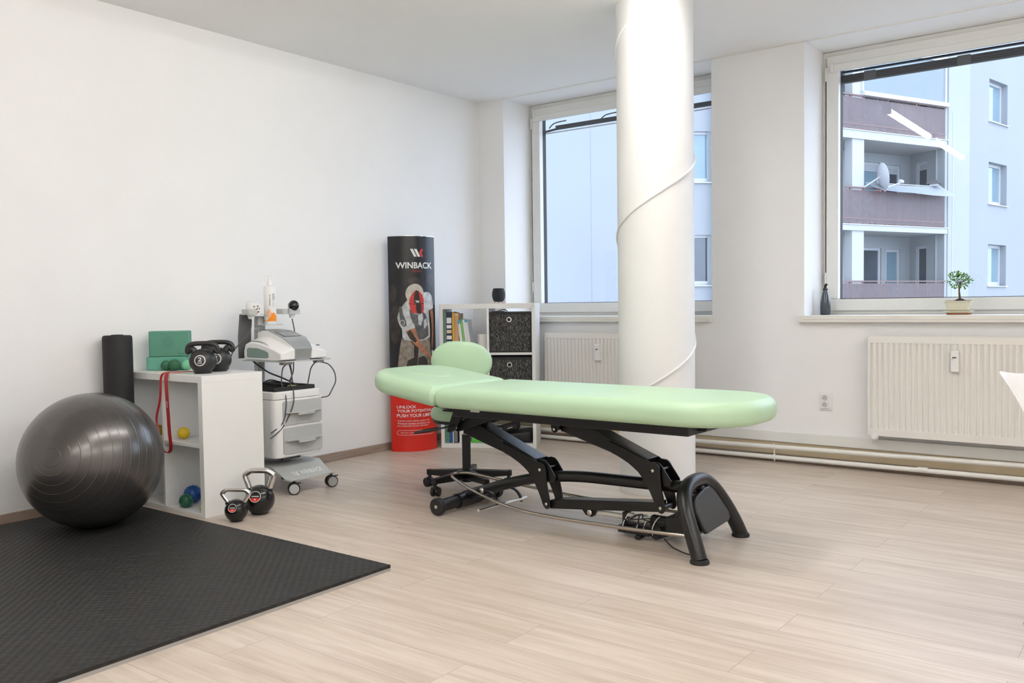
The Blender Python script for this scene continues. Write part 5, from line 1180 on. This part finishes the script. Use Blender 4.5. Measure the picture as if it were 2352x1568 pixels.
# seat pan and back as one curved shell: rows from front lip over seat to back top
rows = [(-.215, .455, .165, .005), (-.19, .472, .180, .02), (-.10, .462, .195, .045), (.0, .450, .198, .06), (.10, .448, .196, .075), (.17, .468, .192, .095), (.205, .52, .192, .115), (.225, .60, .205, .115), (.245, .70, .245, .11), (.264, .81, .290, .10), (.274, .864, .322, .085)]
nx = 17; vs = []
for sgn, th in ((1, 0), (-1, .006)):
    for (y, z, hw_, lift) in rows:
        for i in range(nx):
            s_ = -1+2*i/(nx-1); x = s_*hw_; back = max(0, min(1, (z-.47)/.15)) if y > .12 else 0
            f = abs(s_)**2.4
            vs.append((x, y - back*f*lift*1.25 - th*back, z + (1-back)*f*lift - th*(1-back) + back*(.014*abs(s_)**6 - .012*(1-abs(s_)**2))))
nr = len(rows); mb = MB(); q = []
o2 = nr*nx
for r_ in range(nr-1):
    for i in range(nx-1): a = r_*nx+i; q.append((a, a+1, a+nx+1, a+nx)); q.append((o2+a, o2+a+nx, o2+a+nx+1, o2+a+1))
for i in range(nx-1): q.append((i, o2+i, o2+i+1, i+1)); a = (nr-1)*nx+i; q.append((a, a+1, o2+a+1, o2+a))
for r_ in range(nr-1): a = r_*nx; q.append((a, a+nx, o2+a+nx, o2+a)); a = r_*nx+nx-1; q.append((a, o2+a, o2+a+nx, a+nx))
mb.add(vs, q); o = obj('shell', mb, M_shell, b, sharp=70); sb = o.modifiers.new('subdivision', 'SUBSURF'); sb.levels = 1; sb.render_levels = 2
for lx, ly in ((-.235, -.20), (.235, -.20), (-.190, .205), (.190, .205)):
    mb = MB(); mb.cyl((lx*.42, ly*.42, .425), (lx, ly, 0), .016, .0105, n=16); obj('leg', mb, M_wood, b)
mb = MB(); mb.bar((-.10, -.085, .40), (.10, .09, .40), .012, .012); mb.bar((.10, -.085, .40), (-.10, .09, .40), .012, .012); mb.cyl((0, 0, .40), (0, 0, .43), .03, n=16); obj('under_frame', mb, M_blackm, b)

# ================================================================== OUTSIDE: apartment building
M_fac = mat('facade_render', (.32, .335, .35), .9, bump=.1, bscale=8, var=.02, vscale=.4)
M_fac2 = mat('facade_render_beige', (.375, .39, .39), .9, var=.03, vscale=.6)
M_slab = mat('balcony_concrete', (.45, .455, .45), .85, var=.03, vscale=1)
M_wfr = mat('outer_window_frame', (.52, .53, .54), .5)
M_wpn = mat('outer_pane', (.20, .29, .34), .06, spec=.9, var=.08, vscale=1.2); M_wpn2 = mat('outer_pane_dark', (.07, .085, .10), .06, spec=.9, var=.15, vscale=2)
M_railp = mat_transl('brown_railing_sheet', (.20, .165, .17), .60); M_railm = mat('brown_railing_frame', (.20, .12, .11), .5)
gb_ = MB(); gb_.box(-60, 60, YW+.62, 90, -4.2, -4.0); struct('ground', gb_, mat('asphalt', (.30, .30, .29), .9, bump=.2, bscale=20))
root = thing('apartment_building', 'pale blue-grey apartment block with brown balconies seen through both windows', 'building', (-8, 27, -4))
def facade(name, P0, ang, u0, u1, z0, z1, holes, depth, m):
    """wall face in the vertical plane through P0; v grows away from the viewer; holes = (ua, ub, za, zb)"""
    c, s_ = math.cos(ang), math.sin(ang); T = lambda u, v, z: (P0[0]+u*c-v*s_, P0[1]+u*s_+v*c, z)
    us = sorted(set([u0, u1]+[h[0] for h in holes]+[h[1] for h in holes])); zs_ = sorted(set([z0, z1]+[h[2] for h in holes]+[h[3] for h in holes])); mb = MB()
    for a, b_ in zip(us[:-1], us[1:]):
        for p, q in zip(zs_[:-1], zs_[1:]):
            um, zm = (a+b_)/2, (p+q)/2
            if any(h[0] < um < h[1] and h[2] < zm < h[3] for h in holes): continue
            mb.add([T(a, 0, p), T(b_, 0, p), T(b_, 0, q), T(a, 0, q)], [(0,1,2,3)])
    for a, b_, p, q in holes:
        for (A_, B_) in (((a, p), (b_, p)), ((b_, p), (b_, q)), ((b_, q), (a, q)), ((a, q), (a, p))):
            mb.add([T(A_[0], 0, A_[1]), T(B_[0], 0, B_[1]), T(B_[0], depth, B_[1]), T(A_[0], depth, A_[1])], [(0,1,2,3)])
    mb.add([T(u0, depth+.02, z0), T(u1, depth+.02, z0), T(u1, depth+.02, z1), T(u0, depth+.02, z1)], [(3,2,1,0)])
    obj(name, mb, m, root, world=True, smooth=False); return T
def TB(T, a, b_, v0, v1, z0, z1, mb):
    vs = [T(u, v, z) for z in (z0, z1) for v in (v0, v1) for u in (a, b_)]; mb.add(vs, [(0,2,3,1), (4,5,7,6), (0,1,5,4), (2,6,7,3), (0,4,6,2), (1,3,7,5)])
def owin(T, h, depth, pane=M_wpn, mull=None, sill=True, fr=.07, blind=False):
    a, b_, z0, z1 = h; mb = MB(); v0, v1 = depth-.07, depth
    TB(T, a, b_, v0, v1, z1-fr, z1, mb); TB(T, a, b_, v0, v1, z0, z0+fr+.04, mb); TB(T, a, a+fr, v0, v1, z0+fr+.04, z1-fr, mb); TB(T, b_-fr, b_, v0, v1, z0+fr+.04, z1-fr, mb)
    for m_ in (mull or []): TB(T, m_-fr*.6, m_+fr*.6, v0, v1, z0+fr+.04, z1-fr, mb)
    w_ = obj('window', mb, M_wfr, root, world=True, smooth=False)
    mb = MB(); TB(T, a+fr, b_-fr, depth-.03, depth-.02, z0+fr+.04, z1-fr, mb); obj('pane', mb, pane, w_, world=True, smooth=False)
    if blind:
        mb = MB()
        for k in range(4): TB(T, a+fr, b_-fr, depth-.05, depth-.032, z1-fr-.05*(k+1)+.008, z1-fr-.05*k, mb)
        obj('blind', mb, M_wfr, w_, world=True, smooth=False)
    if sill: mb = MB(); TB(T, a-.05, b_+.05, -.06, depth-.07, z0-.03, z0, mb); obj('sill', mb, M_wfr, w_, world=True, smooth=False)
ZL = [1.56+2.77*k for k in range(-2, 4)]
hA = [(-.72, .28, z-.005, z+1.35) for z in ZL[:5]]
TA = facade('wall', (-10.35, 22.15), R(43.0), -32, .9, -4, 11.4, hA, .16, M_fac)
for i, h in enumerate(hA): owin(TA, h, .16, M_wpn2 if i % 2 == 0 else M_wpn, mull=None)
mb = MB(); TB(TA, -3.02, -3.0, -.002, .002, -4, 11.4, mb); obj('render_joint', mb, mat('joint', (.27, .285, .30), .9), root, world=True, smooth=False)
# balcony section
aB = math.atan2(4.05, 1.87); PB = (-7.99, 26.33)
hBk = []
for z in (.57, 3.33, 6.09): hBk += [(2.93, 3.80 if z < 2 else 3.72, z+.62 if z > 1 else z+.05, z+2.22), (4.02, 4.72, z+.06, z+2.18)]
cB, sB = math.cos(aB), math.sin(aB); PBk = (PB[0]-1.6*sB, PB[1]+1.6*cB)
TK = facade('wall', PBk, aB, -4.3, 5.19, -4, 11.4, hBk, .12, M_fac2)
for i, h in enumerate(hBk): owin(TK, h, .12, [M_wpn2, M_wpn, M_wpn, M_wpn2, M_wpn, M_wpn][i], sill=False, fr=.09, blind=(h[2] > 3 and h[3] < 6))
TBf = lambda u, v, z: (PB[0]+u*cB-v*sB, PB[1]+u*sB+v*cB, z)
# side wall of the recess
A_ = TBf(5.19, 1.6, 0); B_ = TBf(4.75, 0, 0); aS = math.atan2(B_[1]-A_[1], B_[0]-A_[0])
hS = [(.30, .86, z+.10, z+2.26) for z in (.57, 3.33, 6.09)]
TS_ = facade('wall', A_[:2], aS, 0, 1.66, -4, 11.4, hS, .10, M_fac2)
for h in hS: owin(TS_, h, .10, M_wpn2, sill=False, fr=.08, blind=(3 < h[2] < 6))
TB2 = facade('wall', PB, aB, 4.75, 5.97, -4, 11.4, [], .3, M_fac2)
TB3 = facade('wall', PB, aB, -4.6, -3.6, -4, 11.4, [], .3, M_fac2)
mb = MB(); TB(TBf, .60, 1.10, .02, .30, -4, 11.4, mb); obj('pillar', mb, M_slab, root, world=True, smooth=False)
mb = MB(); TB(TBf, .02+5.10, .06+5.10, -.01, .0, -4, 7.0, mb); obj('downpipe', mb, M_slab, root, world=True, smooth=False)
for zt in (.57, 3.33, 6.09, 8.85):
    mb = MB(); TB(TBf, -4, 4.85 if zt != 6.09 else 4.80, -.03, 1.62, zt-.18 if zt < 6 else zt-.25, zt, mb); obj('balcony_slab', mb, M_slab, root, world=True, smooth=False)
    mb = MB(); TB(TBf, -4, 4.87, -.06, -.02, zt-.012, zt+.015, mb); obj('slab_flashing', mb, M_lgrey, root, world=True, smooth=False)
for zt in (.57, 3.33, 6.09):
    rt_ = zt+1.10 if zt != 6.09 else zt+1.03
    p0, p1 = zt+.06, rt_-.11
    mb = MB(); TB(TBf, -4, 4.74, -.012, -.004, p0, p1, mb); mb.box(0, 0, 0, 0, 0, 0) if False else None
    r_ = obj('railing_sheet', mb, M_railp, root, world=True, smooth=False)
    mb = MB(); TB(TBf, -4, 4.78, -.035, .015, rt_-.035, rt_, mb); TB(TBf, -4, 4.76, -.02, .01, p1, p1+.02, mb); TB(TBf, -4, 4.76, -.02, .01, p0-.02, p0, mb); TB(TBf, -4, 4.76, -.02, -.013, p0+.10, p0+.13, mb)
    for u in (-3, -1.8, -.6, .50, 1.05, 2.10, 3.38, 4.72): TB(TBf, u-.02, u+.02, -.01, .03, zt, rt_-.03, mb)
    obj('railing_frame', mb, M_railm, root, world=True, smooth=False)
    mb = MB()
    for k in range(90): u = -.2+k*.055; TB(TBf, u, u+.006, -.016, -.012, p0, p1, mb)
    o = obj('railing_ribs', mb, M_railm, root, world=True, smooth=False); o['kind'] = 'stuff'
# glazed loggia on the upper floor
mb = MB(); TB(TBf, .98, 4.80, -.10, .04, 7.115, 7.24, mb); TB(TBf, .98, 4.80, -.06, .04, 8.50, 8.60, mb); TB(TBf, .96, 1.02, -.04, .02, 7.24, 8.5, mb); TB(TBf, 4.70, 4.76, -.04, .02, 7.24, 8.5, mb)
gf = obj('loggia_frame', mb, M_wfr, root, world=True, smooth=False)
mb = MB(); TB(TBf, 1.02, 4.70, -.010, .0, 7.24, 8.5, mb); obj('pane', mb, mat_transl('loggia_glass', (.36, .42, .45), .5, .08), gf, world=True, smooth=False)
# receding wing on the right
hC = []
for z in ZL[:5]: hC += [(u, u+1.57, z-.05, z+1.36) for u in (-.12, 6.0, 12.1, 18.2)]
TC = facade('wall', (-5.2, 33.7), R(78.0), -1.96, 34, -4, 11.4, hC, .27, M_fac)
for i, h in enumerate(hC): owin(TC, h, .27, M_wpn, mull=None, fr=.10)
# things on the balconies
PBv = Vector
b = thing('satellite_dish', 'white satellite dish on the middle balcony railing across the yard', 'satellite dish', TBf(1.50, -.30, 4.74))
cd = Vector(TBf(1.50, -.30, 4.74)); ln = Vector(TBf(2.25, -.42, 4.60)); nd = ((Vector(TBf(2.6, -.9, 4.95))-cd)).normalized()
mb = MB(); mb.lathe([(0, -.07), (.15, -.06), (.28, -.03), (.37, .015), (.40, .035), (.402, .030), (.37, .005), (.28, -.04), (.15, -.072), (0, -.083)], (0, 0, 0), 40, zto(nd)); obj('dish', mb, M_wfr, b, sharp=70)
mb = MB(); mb.tube([cd-cd+Vector((0, 0, -.38)), ln-cd], .018, 8); mb.tube([-nd*.06, Vector(TBf(1.05, 0, 4.42))-cd], .022, 8); obj('feed_arm', mb, M_lgrey, b)
mb = MB(); mb.cyl(ln-cd, ln-cd-(ln-cd).normalized()*.14, .05, n=14); obj('receiver_head', mb, M_wfr, b)
b = thing('balcony_awning', 'pale translucent sheet sloping over the middle balcony railing', 'awning', TBf(2.8, -.2, 4.45))
mb = MB(); q = [(1.18, .02, 4.56), (1.9, .0, 4.57), (2.9, -.0, 4.57), (4.60, .0, 4.62), (4.82, -.42, 4.27), (3.6, -.40, 4.27), (2.7, -.42, 4.30), (1.9, -.40, 4.31), (1.40, -.40, 4.33)]
vs = [TBf(*p) for p in q]+[TBf(p[0], p[1], p[2]-.008) for p in q]; n = 9
mb.add(vs, [(0,1,7,8), (1,2,6,7), (2,5,6), (2,3,4,5), (9+8,9+7,9+1,9+0), (9+7,9+6,9+2,9+1), (9+6,9+5,9+2), (9+5,9+4,9+3,9+2)]+[(i, (i+1) % n, n+(i+1) % n, n+i) for i in range(n)]); obj('sheet', mb, mat_transl('awning_sheet', (.36, .39, .41), .75, .5), b, world=True, smooth=False)
mb = MB(); mb.bar(TBf(1.18, .02, 4.575), TBf(4.60, .02, 4.635), .02, .02); obj('rod', mb, M_lgrey, b, world=True)
b = thing('patio_table', 'reddish brown patio table with a cloth behind the middle balcony railing', 'table', TBf(2.35, .65, 3.33))
mb = MB(); TB(TBf, 2.0, 2.75, .35, .95, 4.0, 4.04, mb); obj('table_top', mb, M_railm, b, world=True, smooth=False)
for u, v in ((2.05, .4), (2.7, .4), (2.05, .9), (2.7, .9)): mb = MB(); TB(TBf, u-.03, u+.03, v-.03, v+.03, 3.33, 4.0, mb); obj('leg', mb, M_railm, b, world=True, smooth=False)
for u0_, lab in ((1.45, 'brown patio chair left of the table on the middle balcony'), (2.95, 'brown patio chair right of the table on the middle balcony')):
    b = thing('patio_chair', lab, 'chair', TBf(u0_+.2, .6, 3.33), 0, 'patio chairs on the middle balcony')
    mb = MB(); TB(TBf, u0_, u0_+.42, .4, .82, 3.75, 3.79, mb); obj('seat', mb, M_railm, b, world=True, smooth=False)
    s0 = u0_ if u0_ < 2 else u0_+.38
    mb = MB(); TB(TBf, s0, s0+.04, .4, .82, 4.05, 4.13, mb); TB(TBf, s0, s0+.04, .4, .82, 3.90, 3.95, mb); TB(TBf, s0, s0+.04, .4, .44, 3.79, 4.13, mb); TB(TBf, s0, s0+.04, .78, .82, 3.79, 4.13, mb); obj('backrest', mb, M_railm, b, world=True, smooth=False)
    for u, v in ((u0_+.03, .43), (u0_+.39, .43), (u0_+.03, .79), (u0_+.39, .79)): mb = MB(); TB(TBf, u-.02, u+.02, v-.02, v+.02, 3.33, 3.75, mb); obj('leg', mb, M_railm, b, world=True, smooth=False)
b = thing('flower_pot', 'pot of red flowers on the patio table', 'potted plant', TBf(2.3, .6, 4.045))
mb = MB(); mb.lathe([(0, 0), (.08, 0), (.11, .16), (0, .16)], (0, 0, 0), 18); obj('pot', mb, M_terra, b)
mb = MB()
for k in range(26): mb.ball((rr.uniform(-.22, .22), rr.uniform(-.15, .15), .20+rr.uniform(0, .20)), .035, n=8)
obj('blooms', mb, mat('red_blooms', (.45, .05, .05), .7, var=.5, vscale=20), b, sharp=80)
b = thing('lantern', 'small dark roofed lantern on the right end of the middle balcony railing', 'lantern', TBf(4.22, -.02, 4.62))
mb = MB(); mb.box(-.12, .12, -.1, .1, 0, .06); obj('base', mb, M_lgrey, b)
mb = MB(); mb.prism([(-.22, .06), (.22, .06), (.10, .17), (-.18, .17)], 'y', -.14, .14); obj('roof', mb, M_dgrey, b)
b = thing('hanging_cloth', 'white speckled cloth hanging behind the lowest balcony railing', 'cloth', TBf(1.95, .03, 1.6))
mb = MB(); mb.ribbon(crom([TBf(1.75, .05, 1.24), TBf(1.95, .09, 1.22), TBf(2.2, .04, 1.24)], 8), (0, 0, 1), .62, .01); obj('cloth', mb, mat('speckled_cloth', (.62, .62, .64), .8, var=.5, vscale=18), b, world=True)
mb = MB(); mb.bar(TBf(1.7, .05, 1.57), TBf(2.25, .05, 1.57), .02, .02); obj('rod', mb, M_lgrey, b, world=True)
